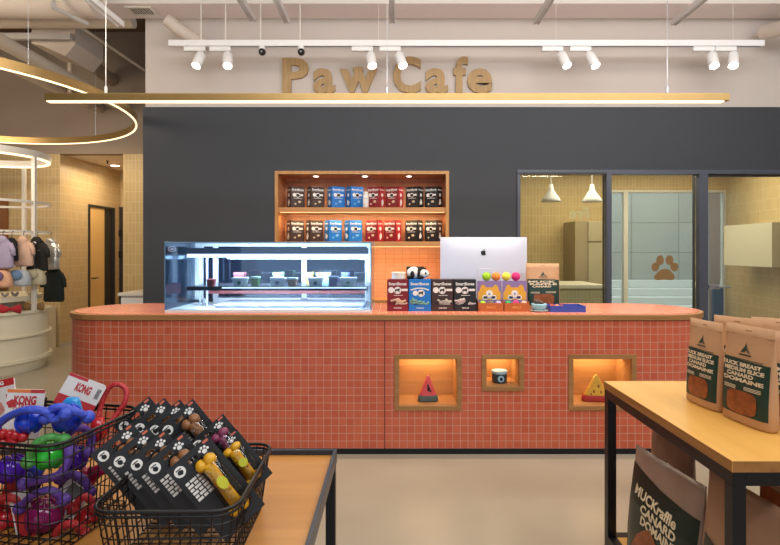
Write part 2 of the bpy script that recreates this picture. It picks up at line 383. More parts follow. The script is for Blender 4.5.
for k, px in enumerate((316, 365, 409)):
    y = YW+.2; x = X(px, y)
    L_ = thing('recessed_downlight', ['leftmost', 'middle', 'rightmost'][k]+' small round downlight in the top of the wall niche', 'downlight', (x, y, NZ1-.03), group='downlights in the wall niche')
    b = BM(); lathe(b, [(.03, -.002), (.044, -.004), (.044, 0)], 20, (x, y, NZ1-.03)); fin('trim_ring', b, M['white_metal'], L_, smooth='auto')
    b = BM(); lathe(b, [(.0, -.003), (.03, -.003), (.03, 0)], 20, (x, y, NZ1-.03)); fin('lens', b, M['lampwhite'], L_)
    spot('niche_spot', (x, y-.02, NZ1-.04), (x, y, 1), 9, (1,.80,.58), 110, .6)

# glass partition on the right
fr = struct('window_1', (lambda b: (box(b, X(517,YW), X(520,YW), YW-.02, YW+.1, 0, WZ), box(b, X(606,YW), X(611,YW), YW-.02, YW+.1, 0, WZ-.045), box(b, X(520,YW), 4.62, YW-.02, YW+.1, WZ-.045, WZ), box(b, X(697.5,YW), X(706,YW), YW-.04, YW+.1, 0, WZ-.045), b)[-1])(BM()), M['frame'])
b = BM(); box(b, X(517.2,YW), X(606,YW), YW-.024, YW-.02, WZ-.05, WZ-.03); fin('head_strip', b, M['dark_frame'], fr)  # thin dark strip laid along the head of the left bay
for (a, c, nm) in ((520, 606, 'pane'), (611, 697.5, 'pane')):
    b = BM(); box(b, X(a,YW)+.002, X(c,YW)-.002, YW+.03, YW+.04, 0.01, WZ-.047); p_ = fin(nm, b, M['pane'], fr)
M['sticker'] = mat('bronze_sticker', '#7d6037', .6)
b = BM(); yy = YW+.03; pc = 664.3
for (px, py, rx, rz) in ((655.3,267.0,4.0,4.4),(660.0,260.2,3.9,4.9),(669.5,260.2,3.9,4.9),(674.3,267.0,4.0,4.4)):
    disc(b, X(px,yy), Z(py,yy), rx*yy/F, yy, 18, rz/rx)
pts = [(654.5,279),(654,276),(656.5,273.5),(659,271),(661,269.4),(664,268.8),(668,269.2),(671,271),(673.5,274),(674.8,276.5),(674,279),(671.5,280.4),(668,280),(664.5,279.4),(661,280),(657,280.4)]
poly(b, [(X(a,yy), Z(c,yy)) for a, c in pts], yy-.0006, yy)
tag(fin('paw_decal', b, M['sticker']), 'bronze paw print sticker on the middle glass pane', 'sticker')
# backwards gold letters on the left pane
M['goldletter'] = mat('gold_lettering', '#f0dfae', .5)
b = BM(); add_text(b, 'Fre', 0, 0, .17, 0, .004); bmesh.ops.scale(b, vec=(-1,1,1), verts=b.verts); bmesh.ops.translate(b, vec=(X(581,YW), YW+.045, Z(218,YW)), verts=b.verts)
tag(fin('window_lettering', b, M['goldletter']), 'pale gold letters reading Fre backwards on the left glass pane', 'lettering')
# hinged glass door in the right bay
d = bpy.data.objects.new('door_3', None); COL.objects.link(d); d.location = (X(708,YW), YW+.03, 0); d['kind'] = 'structure'
dx0 = X(706,YW)+.004
b = BM(); t = .02
box(b, dx0, dx0+t, YW+.02, YW+.06, .01, WZ-.05); box(b, 4.6-t, 4.6, YW+.02, YW+.06, .01, WZ-.05); box(b, dx0+t, 4.6-t, YW+.02, YW+.06, WZ-.05-t, WZ-.05); box(b, dx0+t, 4.6-t, YW+.02, YW+.06, .01, .08); fin('door_frame', b, M['dark_frame'], d)
b = BM(); box(b, dx0+t, 4.6-t, YW+.035, YW+.043, .08, WZ-.05-t); fin('pane', b, M['pane'], d)
hz = Z(286.5, YW)
b = BM(); box(b, X(709,YW), X(720,YW), YW-.006, YW+.034, hz-.03, hz+.02); tube(b, [(X(716,YW), YW, hz), (X(716,YW), YW-.05, hz), (X(727,YW), YW-.05, hz)], .011); fin('door_handle', b, M['steel'], d, smooth='auto')

# outside seen through the far window
M['red_ground'] = mat('red_paving', '#9c5a48', .8, var=.15, scale=6)
b = BM(); box(b, 0, 9, YB+.15, 14, -.12, -.02); tag(fin('ground_outside', b, M['red_ground']), kind='structure')
b = BM(); box(b, 1.5, 10, 12.6, 12.8, 0, 5.5); tag(fin('wall_street', b, M['concrete']), kind='structure')
st = tag(bpy.data.objects.new('stairs_outside', None), kind='structure'); COL.objects.link(st)
for k in range(5):
    b = BM(); box(b, 2.0, 8.5, 10.6+k*.38, 12.6, k*.16-.02, (k+1)*.16-.02); fin('step', b, M['step'], st, bevel=.01)
wf = BM(); t = .04
box(wf, OX0, OX0+t, YB, YB+.1, 0, OZ1); box(wf, OX1-t, OX1, YB, YB+.1, 0, OZ1); box(wf, OX0+t, OX1-t, YB, YB+.1, OZ1-t, OZ1)
for px, wd in ((624, .07),): box(wf, X(px,YB), X(px,YB)+wd, YB, YB+.1, 0, OZ1-t)
w2 = struct('window_2', wf, M['white_metal'])
b = BM(); box(b, OX0+t, OX1-t, YB+.04, YB+.05, 0.02, OZ1-t); fin('pane', b, M['pane'], w2)
# things in the glass room
M['blue_panel'] = mat('blue_panel', '#2f5482', .5)
b = BM(); x0 = X(712, 8.6); box(b, x0, x0+.16, 8.55, 8.6, .1, Z(288, 8.6)); tag(fin('blue_board', b, M['blue_panel'], bevel=.004), 'blue board standing beyond the glass door handle', 'board')
b = BM(); box(b, x0, x0+.17, 8.66, 8.7, 0, Z(192, 8.6)); tag(fin('curtain_panel', b, mat('grey_curtain', '#8b8a97', .8)), 'tall grey-lilac panel in the far opening behind the glass door', 'panel')
bn = thing('bench', 'long pale low counter along the far side of the glass room', 'counter', (X(580,7.2), 7.5, 0))
bz = Z(285, 7.0)
b = BM(); box(b, 1.75, X(606,7.0), 7.0, 7.9, bz-.05, bz); fin('top', b, M['cream'], bn, bevel=.006)
b = BM(); box(b, 1.80, X(605,7.0), 7.05, 7.85, 0, bz-.05); fin('body', b, M['green_tile'], bn)
fg = thing('tall_cabinet', 'tall grey-beige cabinet behind the low counter in the glass room', 'cabinet', (X(590,8.4), 8.5, 0))
b = BM(); x0, x1, x2 = X(575, 8.2), X(588, 8.2), X(602, 8.2); zt = Z(221, 8.2)
M['greige'] = mat('greige_laminate', '#a08f70', .5); M['greige2'] = mat('greige_door', '#b0a385', .45)
box(b, x0, x2, 8.2, 8.75, 0, zt); fin('body', b, M['greige'], fg, bevel=.004)
b = BM(); box(b, x1, x2-.01, 8.18, 8.2, .1, Z(242, 8.2)-.01); fin('door', b, M['greige2'], fg, bevel=.003)
b = BM(); box(b, x1, x2-.01, 8.18, 8.2, Z(242, 8.2)+.01, zt-.01); fin('door', b, M['greige2'], fg, bevel=.003)
wc = thing('wall_cabinet', 'cream wall cabinet hung on the tiled side wall behind the glass door', 'cabinet', (5.05, 7.4, 1.3))
b = BM(); ya, yb = 6.85, 7.95; za, zb = Z(265, 7.9), Z(222, 6.85)+.0
vs = [b.verts.new(p) for p in ((X(724,yb), yb, za), (X(724,yb), yb, Z(226,yb)), (X(772,ya), ya, Z(226,yb)), (X(772,ya), ya, za), (5.5, yb, za), (5.5, yb, Z(226,yb)), (5.33, ya, Z(226,yb)), (5.33, ya, za))]
for f in ((0,1,2,3),(4,7,6,5),(1,5,6,2),(0,3,7,4),(0,4,5,1),(3,2,6,7)): b.faces.new([vs[i] for i in f])
fin('body', b, M['cream'], wc)
b = BM(); box(b, X(724,yb)-.002, X(724,yb)+.002, ya+.5, ya+.505, za+.02, za+.3); b.free()
for k, (px, lb) in enumerate(((551, 'left'), (592, 'right'))):
    y = 7.3; x = X(px, y); zb_, zt_ = Z(202, y), Z(184.5, y)
    pl = thing('pendant_lamp', lb+' one of two white cone pendant lamps seen through the glass', 'lamp', (x, y, 2.95), group='white cone pendants in the glass room')
    r = 9.8*y/F; h = zt_-zb_
    b = BM(); lathe(b, [(r-.004, zb_+.0), (r, zb_+.005), (r*.85, zb_+h*.2), (r*.5, zb_+h*.48), (r*.26, zb_+h*.72), (r*.2, zt_), (.0001, zt_+.005)], 28, (x, y, 0)); fin('lamp_shade', b, M['white'], pl, smooth=True)
    b = BM(); lathe(b, [(.0001, zb_+.004), (r*.86, zb_+.003)], 28, (x, y, 0)); fin('diffuser', b, M['lampwhite'], pl)
    b = BM(); tube(b, [(x, y, zt_), (x, y, 2.95)], .006); fin('cord', b, M['white'], pl)
for k, px in enumerate((546, 556)):
    y = 7.6; x = X(px, y)
    b = BM(); lathe(b, [(.0001, 2.938), (.045, 2.938), (.045, 2.95)], 18, (x, y, 0)); tag(fin('ceiling_downlight', b, M['lampwhite']), ('left' if k == 0 else 'right')+' tiny ceiling downlight in the glass room above the pendant', 'downlight', 'downlights in the glass room')
# arc light on the room ceiling
b = BM(); pts = [(X(735,7.5)+.34*math.sin(a), 7.0+.5*math.cos(a), 2.86) for a in [i*PI/14 for i in range(15)]]
tube(b, pts, .012, 8); tag(fin('arc_light', b, M['ledneutral'], smooth=True), 'thin curved light line near the ceiling behind the glass door', 'light')

# ------------------------------------------------------------------ ceiling services
SY0 = 5.40; SZ = Z(18.5, YW)
b = BM(); box(b, X(95, SY0), 6.6, SY0, YW, SZ, 4.85); struct('ceiling_soffit', b, M['soffitm'])
b = BM()
M['print_dark'] = mat('vent_dark', '#0c0c0d', .9)
v = thing('air_vent', 'white slatted air vent in the soffit underside at upper left', 'vent', (X(137,5.45), 5.45, SZ))
vx0, vx1, vy0, vy1 = X(121,5.4), X(157,5.6), SY0+.06, YW-.08
box(b, vx0, vx1, vy0, vy0+.025, SZ-.012, SZ); box(b, vx0, vx1, vy1-.025, vy1, SZ-.012, SZ); box(b, vx0, vx0+.025, vy0+.025, vy1-.025, SZ-.012, SZ); box(b, vx1-.025, vx1, vy0+.025, vy1-.025, SZ-.012, SZ); fin('frame', b, M['white_metal'], v)
b = BM(); box(b, vx0+.03, vx1-.03, vy0+.03, vy1-.03, SZ-.002, SZ); fin('backing', b, M['print_dark'], v)
b = BM(); n = 9
for k in range(n):
    x = vx0+.035+(vx1-vx0-.07)*k/(n-1); box(b, x-.0035, x+.0035, vy0+.028, vy1-.028, SZ-.011, SZ-.003)
fin('slats', b, M['white_metal'], v)
# track with six spots
TY = 5.42; TZ0, TZ1 = Z(46.5, TY), Z(40.5, TY)
tr = thing('lighting_track', 'long white ceiling track carrying the spotlights above the cafe sign', 'track', (X(466,TY), TY, TZ1))
b = BM(); box(b, X(169,TY), X(763.5,TY), TY-.022, TY+.022, TZ0, TZ1); fin('rail', b, M['white'], tr, bevel=.003)
b = BM(); box(b, X(230,TY), X(760,TY), TY-.006, TY+.006, TZ0-.003, TZ0+.001); fin('slot', b, mat('track_slot', '#5f6b80', .5), tr)
for px in (201, 225.5, 260.5, 300, 378.5, 556, 733):
    b = BM(); tube(b, [(X(px,TY), TY, TZ1), (X(px,TY), TY, SZ)], .007 if px < 350 else .0025, 8); fin('suspension_rod', b, M['white_metal'], tr, smooth='auto')
spots = [(200.5,57,'L',-.35,-1), (226,60,'L',.25,1), (368,59,'L',.3,1), (396,55,'L',.55,1), (558,60,'L',.5,1), (586,62,'L',.5,1), (709,60,'L',-.2,-1), (731,60,'L',-.55,-1)]
poss = ['first white spotlight from the left end of the track', 'second white spotlight from the left end of the track', 'white spotlight hanging over the w of the sign', 'white spotlight just left of the C of the sign', 'left spotlight of the pair right of the sign', 'right spotlight of the pair right of the sign', 'left spotlight of the pair nearest the right end of the track', 'spotlight closest to the right end of the track']
for k, (px, py, _, lean, s) in enumerate(spots):
    x = X(px, TY); sp = thing('track_spotlight', poss[k], 'spotlight', (x, TY, TZ0), group='white track spotlights')
    top = TZ0-.035; b = BM(); box(b, x-.17*1, x+.05, TY-.018, TY+.018, TZ0-.05, TZ0-.004); fin('adapter', b, M['white'], sp, bevel=.004)
    tilt_y = -.5                    # towards the room
    dirv = Vector((lean*.55, tilt_y, -1)).normalized(); p0 = Vector((x+.02, TY, TZ0-.06)); c0 = p0+dirv*.03; c1 = c0+dirv*.17
    b = BM(); tube(b, [(x+.02, TY, TZ0-.05), tuple(p0), tuple(c0+dirv*.04)], .012); fin('joint', b, M['white'], sp, smooth='auto')
    b = BM(); q = Vector((0,0,1)).rotation_difference(dirv).to_matrix(); lathe(b, [(.034,0),(.046,.006),(.05,.02),(.05,.165),(.047,.17),(.041,.166)], 22, c0, q); lh = fin('lamp_head', b, M['white'], sp, smooth='auto')
    b = BM(); lathe(b, [(.0001,.1675),(.0405,.1675)], 22, c0, q); fin('lens', b, glow('spot_lens', '#fff6e6', 16), lh)
    spot('track_beam', tuple(c1+dirv*.02), tuple(c1+dirv), 14, (1,.93,.82), 75, .7, .03)
for k, px in enumerate((262, 301)):
    x = X(px, TY); c_ = thing('security_camera', 'small white camera with black lens under the track, '+('left of the sign' if k == 0 else 'above the P of the sign'), 'camera', (x, TY, TZ0), group='small ceiling cameras')
    b = BM(); lathe(b, [(.034,-.001),(.034,-.03),(.028,-.036),(.0001,-.036)], 20, (x, TY, TZ0)); fin('mount', b, M['white'], c_, smooth='auto')
    b = BM(); ball(b, (x+.005, TY-.012, TZ0-.062), .038); fin('dome', b, M['black_plastic'], c_, smooth=True)
    b = BM(); ball(b, (x+.005, TY-.045, TZ0-.068), .012, n=10); fin('lens', b, M['steel'], c_, smooth=True)
# short rails that run towards the viewer
M['rail_grey'] = mat('rail_grey', '#b7b1ad', .5)
for k, (px, py, px0, lab_, m_) in enumerate(((121, 26, 96, 'broad white ceiling rail ending beside the air vent', 'white'), (253, 21, 241, 'thin pale ceiling rail left of the sign P, upper edge of photo', 'rail_grey'), (287, 23, 276, 'thin pale ceiling rail ending above the sign P', 'rail_grey'), (392, 23, 388, 'short pale ceiling rail above the gap of the sign', 'rail_grey'), (536, 24, 551, 'pale ceiling bracket rail right of the sign e', 'rail_grey'), (673, 25, 697, 'grey ceiling rail above the right end of the pendant bar', 'rail_grey'))):
    z_ = 3.66; y1 = (z_-CAMZ)*F/(VY-py); x1 = X(px, y1); y0 = y1*.88; w = .035 if k else .05
    b = BM(); box(b, x1-w/2, x1+w/2, y0, y1, z_, z_+.03); box(b, x1-w/2-.008, x1-w/2, y0, y1, z_-.012, z_+.04); box(b, x1+w/2, x1+w/2+.008, y0, y1, z_-.012, z_+.04)
    o = tag(fin('ceiling_rail', b, M[m_], bevel=.002), lab_, 'rail', 'short rails under the ceiling')
    b = BM(); tube(b, [(x1, y0+.1, z_+.03), (x1, y0+.1, 4.85)], .01); fin('hanger_rod', b, M['rail_grey'], o)
# ducts and pipes at upper left
M['pipe'] = mat('pipe_paint', '#c6b7a5', .6, var=.05); M['pipe2'] = mat('pipe_paint_dark', '#a08d78', .65, var=.05); M['duct'] = mat('duct_paint', '#c9bbae', .6, var=.04)
b = BM(); tube(b, [(-8, 5.3, 4.07), (X(97,5.3), 5.3, 4.07)], .2, 24); tag(fin('ceiling_duct', b, M['duct'], smooth='auto'), 'fat horizontal round duct along the top left edge', 'duct')
b = BM(); tube(b, [(-8, 6.0, 4.13), (-3.0, 6.0, 4.13)], .07, 16); tag(fin('ceiling_pipe', b, M['pipe'], smooth='auto'), 'horizontal pipe just below and behind the fat duct, top left', 'pipe', 'painted pipes at upper left')
b = BM(); tube(b, [(-4.02, 3.2, 3.66), (-4.12, 7.98, 3.66)], .075, 16)
for y in (5.0, 6.9): lathe(b, [(.085,-.03),(.085,.03)], 16, (-4.02-.1*(y-3.2)/4.78, y, 3.66), Matrix.Rotation(PI/2, 3, 'X'))
tag(fin('ceiling_pipe', b, M['pipe'], smooth='auto'), 'thick sloping-looking pipe above the ring light, nearer the sign', 'pipe', 'painted pipes at upper left')
b = BM(); tube(b, [(-4.42, 3.2, 3.60), (-4.5, 7.98, 3.66)], .065, 16); tag(fin('ceiling_pipe', b, M['pipe'], smooth='auto'), 'lower outer pipe running beside the thick one above the ring light', 'pipe', 'painted pipes at upper left')
b = BM(); tube(b, [(X(74,6.9), 6.9, Z(52,6.9)), (X(112,7.95), 7.95, Z(80,7.95))], .09, 16); tag(fin('ceiling_pipe', b, M['pipe2'], smooth='auto'), 'short dark pipe leaving the air handling unit towards the bulkhead', 'pipe', 'painted pipes at upper left')
b = BM(); tube(b, [(X(82,6.2), 6.2, Z(28,6.2)), (X(147,7.5), 7.5, Z(72,7.5))], .02, 10); tag(fin('brace_rod', b, M['pipe'], smooth='auto'), 'thin diagonal rod running down to the pale bulkhead corner', 'rod')
hv = thing('fan_coil_unit', 'boxy tan air handling unit hung under the ceiling at upper left', 'air unit', (-4.3, 6.5, 4.1))
b = BM(); x0, x1 = X(34, 6.3), X(78, 6.3)
vs = [b.verts.new(p) for p in ((x0+.1,6.3,3.95),(x0+.1,6.3,4.22),(x1,6.3,4.22),(x1,6.3,4.02),(x1-.14,6.3,3.8),(x0+.2,6.3,3.95))]
f0 = b.faces.new(vs[:5]) if 0 else None
b.free(); b = BM(); poly(b, [(x0,3.98),(x0,4.2),(x1,4.2),(x1,3.98),(x1-.13,3.83),(x0+.12,3.98-.02)], 6.25, 6.85); fin('casing', b, M['duct'], hv, bevel=.01)
for dx in (.08, -.08):
    xx = x0+.08 if dx > 0 else x1-.08
    b = BM(); tube(b, [(xx, 6.5, 4.19), (xx, 6.5, 4.85)], .012); fin('hanger_rod', b, M['pipe2'], hv)
b = BM(); box(b, -5.3, -3.8, 6.1, 6.16, 3.98, 4.05); tag(fin('support_channel', b, M['rail_grey'], bevel=.004), 'thin grey support channel crossing in front of the air handling unit', 'bracket')
sb = thing('pipe_bracket', 'grey angled steel bracket hanging from the fat duct, top left', 'bracket', (X(52,5.05), 5.05, 4.3))
b = BM(); x = X(52,5.02); box(b, x-.03, x+.03, 5.02, 5.06, 4.29, 4.85); fin('drop_rod', b, M['rail_grey'], sb, bevel=.003)
b = BM(); tube(b, [(x, 5.04, 4.3), (x, 5.04, 3.85), (x+.18, 5.3, 3.80)], .025, 4); fin('arm', b, M['rail_grey'], sb)
b = BM(); tube(b, [(X(70,7.0),7.0,3.5),(X(70,7.0),7.0,4.2)], .03, 8); tag(fin('drop_rod', b, M['pipe'], smooth='auto'), 'short vertical post between the air unit and the thick pipe', 'rod')
b = BM(); tube(b, [(X(166,5.45), 5.45, Z(19,5.45)), (X(176,5.5), 5.5, Z(27,5.5)), (X(205,5.68), 5.68, Z(46,5.68))], .07, 14); tag(fin('ceiling_pipe', b, M['duct'], smooth='auto'), 'pale bent pipe behind the left end of the lighting track', 'pipe')
b = BM(); tube(b, [(X(840,5.3), 5.3, Z(8,5.3)), (X(790,5.3), 5.3, Z(26,5.3)), (X(764,5.6), 5.6, Z(33,5.6))], .08, 14); tag(fin('ceiling_pipe', b, M['duct'], smooth='auto'), 'pale pipe elbow at the top right corner', 'pipe')

# linear brass pendant
PY = 3.9; px0, px1 = X(44.5,PY), X(730,PY); pz1, pz0 = Z(93,PY), Z(100.2,PY)
lp = thing('linear_pendant', 'long horizontal brass bar pendant with glowing underside below the cafe sign', 'lamp', ((px0+px1)/2, PY, pz1))
b = BM(); box(b, px0, px1, PY, PY+.05, pz0, pz1); fin('bar', b, M['brass'], lp, bevel=.002)
b = BM(); box(b, px0+.012, px1-.04, PY+.004, PY+.046, pz0-.010, pz0); fin('diffuser', b, M['ledneutral'], lp)
area('pendant_glow', ((px0+px1)/2, PY+.025, pz0-.04), (0,0,0), px1-px0-.1, .04, 45, (1,.82,.6))
for k, px in enumerate((104, 387, 669)):
    x = X(px, PY); b = BM(); tube(b, [(x, PY+.025, pz1), (x, PY+.025, 4.85)], .003 if k == 0 else .0018, 6); lathe(b, [(.011,0),(.011,.05),(.004,.06)], 12, (x, PY+.025, pz1)); fin('suspension_cable', b, M['white_metal'] if k == 0 else M['steel'], lp, smooth='auto')
# big ring light
RC = (-4.54, 5.05); RR = 1.84; RZ = 2.9
rl = thing('ring_pendant', 'large brass ring light with glowing lower edge hung at upper left', 'lamp', (RC[0], RC[1], RZ))
b = BM(); lathe(b, [(RR-.025,.008),(RR,.008),(RR,.085),(RR-.025,.085),(RR-.025,.008)], 120, (RC[0], RC[1], RZ)); fin('band', b, M['brass'], rl, smooth='auto')
b = BM(); lathe(b, [(RR-.020,-.004),(RR-.005,-.004),(RR-.005,.008),(RR-.020,.008),(RR-.020,-.004)], 120, (RC[0], RC[1], RZ)); fin('diffuser', b, M['ledneutral'], rl)
for a in (-.5, 1.2, 2.8, 4.2):
    p = (RC[0]+(RR-.012)*math.cos(a), RC[1]+(RR-.012)*math.sin(a)); b = BM(); tube(b, [(p[0], p[1], RZ+.085), (p[0], p[1], 4.85)], .002, 6); fin('suspension_cable', b, M['steel'], rl)
# corridor downlight and detector
b = BM(); x, y = X(115,9.1), 9.1; dl = thing('recessed_downlight', 'round downlight in the corridor ceiling left of the dark wall', 'downlight', (x, y, HT))
lathe(b, [(.0001,-.004),(.07,-.004),(.07,0)], 20, (x, y, HT)); fin('lens', b, M['lampwhite'], dl)
b = BM(); lathe(b, [(.07,-.002),(.085,-.006),(.09,0)], 20, (x, y, HT)); fin('trim_ring', b, M['white_metal'], dl)
b = BM(); lathe(b, [(.0001,-.05),(.012,-.05),(.012,-.01),(.025,0)], 12, (X(107.5,8.6), 8.6, HT)); tag(fin('sprinkler_head', b, M['dark_frame'], smooth='auto'), 'tiny dark sprinkler head on the corridor ceiling', 'sprinkler')

# sign: separate wooden letters fixed to the bulkhead
sg = thing('cafe_sign', 'wooden letters reading Paw Cafe fixed on the pale bulkhead', 'sign', (X(387,YW), YW, Z(93,YW)))
def letter(ch, x0, x1, zb, size):
    t = text_bm(ch, 1.0, .034, .02, 'LEFT'); xs = [v.co.x for v in t.verts]; zs = [v.co.z for v in t.verts]
    w = max(xs)-min(xs); h = max(zs)-min(zs)
    for v in t.verts:
        v.co.x = x0+(v.co.x-min(xs))/w*(x1-x0); v.co.z = zb+(v.co.z-min(zs))/h*size; v.co.y = YW-.005+v.co.y
    return t
ly = YW-.03
for ch, a, c, t_, bt in (('P',282,308.5,57.5,92.5),('a',313,335,68,93),('w',339.5,377.5,68.5,92.5),('C',393,421,56,93),('a',425.5,448,68,93),('f',453.5,468,56,92.5),('e',467.5,492.5,68,93)):
    z0, z1 = Z(bt,ly), Z(t_,ly); t = letter(ch, X(a,ly), X(c,ly), z0, z1-z0)
    if ch == 'w':
        k = 8; cx_ = X(358,ly); cz_ = Z(69.5,ly)
        poly(t, [(cx_-5.5*ly/F,cz_+.0),(cx_-5*ly/F,cz_+.025),(cx_-2*ly/F,cz_+.032),(cx_+2*ly/F,cz_+.032),(cx_+5*ly/F,cz_+.025),(cx_+5.5*ly/F,cz_),(cx_+3.5*ly/F,cz_-.04),(cx_+2.5*ly/F,cz_-.09),(cx_-2.5*ly/F,cz_-.09),(cx_-3.5*ly/F,cz_-.04)], YW-.027, YW+.01)
    fin('letter', t, M['signwood'], sg)
# ================================================================== COUNTER
YF = 3.82; CT = Z(314.5, YF-.01); CB = Z(320.8, YF); DEP = .82; CXL, CXR = X(70, YF+DEP/2)+.085, X(703, YF+DEP/2)-.075; RRD = DEP/2
ct = thing('service_counter', 'long round-ended service counter faced in coral square tiles with three lit niches', 'counter', ((CXL+CXR)/2, YF+RRD, 0))
def stadium(off=0, n=24, xs=()):
    """outline starting at the left end, running along the front to the right end and round the back"""
    r = RRD+off; yc = YF+RRD; xl, xr = CXL+RRD, CXR-RRD; pts = []
    for i in range(n+1):
        a = PI/2+PI*i/n; pts.append((xl+r*math.cos(a), yc+r*math.sin(a)))
    for x in sorted(xs): pts.append((x, yc-r))
    for i in range(n+1):
        a = -PI/2+PI*i/n; pts.append((xr+r*math.cos(a), yc+r*math.sin(a)))
    return pts
niches = [(394.4,461.8,354.4,410.4),(481.6,524,354.4,391),(568.4,636.3,354.4,410.4)]
NH = [(X(a,YF), X(c,YF), Z(f,YF), Z(e,YF)) for a, c, e, f in niches]
pts = stadium(xs=[v for h in NH for v in h[:2]]); zs = sorted({.042, CB, *[v for h in NH for v in h[2:]]})
b = BM(); uvl = b.loops.layers.uv.verify(); N_ = len(pts)
s0 = None; arc = [0]
for i in range(1, N_+1): arc.append(arc[-1]+math.dist(pts[i-1], pts[i % N_]))
ref = next(i for i, p in enumerate(pts) if abs(p[0]-NH[0][0]) < 1e-6); arc = [a-arc[ref]+NH[0][0] for a in arc]
grid = [[b.verts.new((p[0], p[1], z)) for z in zs] for p in pts]
for i in range(N_):
    j = (i+1) % N_
    for k in range(len(zs)-1):
        front = abs(pts[i][1]-YF) < 1e-6 and abs(pts[j][1]-YF) < 1e-6; xm = (pts[i][0]+pts[j][0])/2; zm = (zs[k]+zs[k+1])/2
        if front and any(h[0] < xm < h[1] and h[2] < zm < h[3] for h in NH): continue
        f = b.faces.new((grid[i][k], grid[j][k], grid[j][k+1], grid[i][k+1]))
        for l, (ii, kk) in zip(f.loops, ((i,k),(i+1,k),(i+1,k+1),(i,k+1))): l[uvl].uv = (arc[ii], zs[kk])
fin('tiled_body', b, M['coral'], ct, uv=False)
b = BM(); pp = stadium(.0); poly(b, [(x, z) for x, z in pp], 0, .042); xf(b.verts, Matrix.Rotation(0,3,'X'))
for v in b.verts: v.co = Vector((v.co.x, v.co.z, v.co.y))
fin('kick_plate', b, M['black_metal'], ct)
b = BM(); poly(b, stadium(.012), CB+.004, CT-.004)
for v in b.verts: v.co = Vector((v.co.x, v.co.z, v.co.y))
fin('edge_band', b, M['oak_dark'], ct, bevel=.002)
b = BM(); poly(b, stadium(-.02), CT-.0045, CT)
for v in b.verts: v.co = Vector((v.co.x, v.co.z, v.co.y))
fin('countertop', b, M['coral_top'], ct)
M['seam'] = mat('seam_dark', '#5e2e22', .7)
b = BM(); xs_ = X(384.8,YF); box(b, xs_-.004, xs_+.002, YF-.001, YF+.01, .042, CB); fin('panel_seam', b, M['seam'], ct)
ni_d = .28
for k, (x0, x1, z0, z1) in enumerate(NH):
    t = .035
    b = BM()
    box(b, x0, x0+t, YF-.008, YF+.03, z0, z1); box(b, x1-t, x1, YF-.008, YF+.03, z0, z1); box(b, x0+t, x1-t, YF-.008, YF+.03, z0, z0+t); box(b, x0+t, x1-t, YF-.008, YF+.03, z1-t, z1)
    nf = fin('niche_frame', b, M['oak_dark'], ct, bevel=.0015)
    b = BM()
    box(b, x0+t-.01, x1-t+.01, YF+ni_d, YF+ni_d+.015, z0+t-.01, z1-t+.01)
    box(b, x0+t-.014, x0+t-.001, YF+.03, YF+ni_d, z0+t-.01, z1-t+.01); box(b, x1-t+.001, x1-t+.014, YF+.03, YF+ni_d, z0+t-.01, z1-t+.01)
    box(b, x0+t-.001, x1-t+.001, YF+.03, YF+ni_d, z0+t-.012, z0+t); box(b, x0+t-.001, x1-t+.001, YF+.03, YF+ni_d, z1-t, z1-t+.012)
    ni = fin('niche_lining', b, M['oak'], nf)
    b = BM(); box(b, x0+.08, x1-.08, YF+ni_d-.06, YF+ni_d-.045, z1-t-.006, z1-t); fin('light_strip', b, glow('niche_led', '#ffd48a', 3), nf)
    area('niche_glow', ((x0+x1)/2, YF+ni_d-.09, z1-t-.012), (math.radians(15),0,0), x1-x0-.12, .03, 1.2 if k != 1 else .65, (1,.77,.46))
NFL = [h[2]+.035 for h in NH]
# melon slice toy
def slice_toy(x, y, z, w, h, flesh, rind, name, label, spots, lean):
    t = thing(name, label, 'dog toy', (x, y, z))
    prof = [(0,0,w/2,.035),(h*.12,0,w/2,.035)]
    b = BM(); loft(b, [(0,0,w*.50,.034),(h*.04,0,w*.53,.038),(h*.2,0,w*.50,.038),(h*.24,0,w*.46,.036)], 32, 4, c=(x,y,z)); fin('rind', b, rind, t, smooth=True)
    pr = [(h*.2,0,w*.46,.033),(h*.25,0,w*.45,.034),(h*.5,0,w*.31,.032),(h*.8,0,w*.15,.026),(h*.96,0,w*.07,.02),(h,0,w*.02,.008)]
    b = BM(); loft(b, pr, 32, 3, c=(x,y,z)); fin('flesh', b, flesh, t, smooth=True)
    b = BM()
    for (u, v, r) in spots: ball(b, (x+u*w, y-.034+.004*v, z+v*h), r, (1,.5,1.5), 10)
    fin('seeds', b, M['black_plastic'] if name != 'cheese_toy' else mat('cheese_hole', '#8c5a20', .7), t, smooth=True)
    t.rotation_euler = (0, 0, lean); return t
M['melon'] = mat('melon_red', '#d9565a', .7, var=.15, scale=60, bump=.3); M['melonrind'] = mat('melon_rind', '#55605a', .8, var=.2, scale=60)
M['cheese'] = mat('cheese_yellow', '#d9a83c', .7, var=.15, scale=60, bump=.3); M['cheeserind'] = mat('cheese_red', '#a8332b', .7)
slice_toy(X(428,YF+.12), YF+.12, NFL[0], .145, .195, M['melon'], M['melonrind'], 'watermelon_toy', 'pink watermelon slice toy standing in the left counter niche', [(0,.5,.012),(-.03,.62,.008),(.1,.42,.007)], .1)
slice_toy(X(596,YF+.12), YF+.12, NFL[2], .20, .20, M['cheese'], M['cheeserind'], 'cheese_toy', 'yellow cheese wedge toy with red base in the right counter niche', [(-.12,.4,.008),(.05,.6,.008),(.14,.38,.007),(-.22,.3,.006)], -.1)
cp = thing('treat_tin', 'round grey-blue tin with pale lid in the small middle niche', 'tin', (X(499.5,YF+.12), YF+.12, NFL[1]))
x, y, z = cp.location
b = BM(); lathe(b, [(.052,0),(.055,.004),(.057,.070),(.057,.072)], 28, (x,y,z)); fin('can', b, mat('tin_label', '#39424a', .4, var=.3, scale=40), cp, smooth='auto')
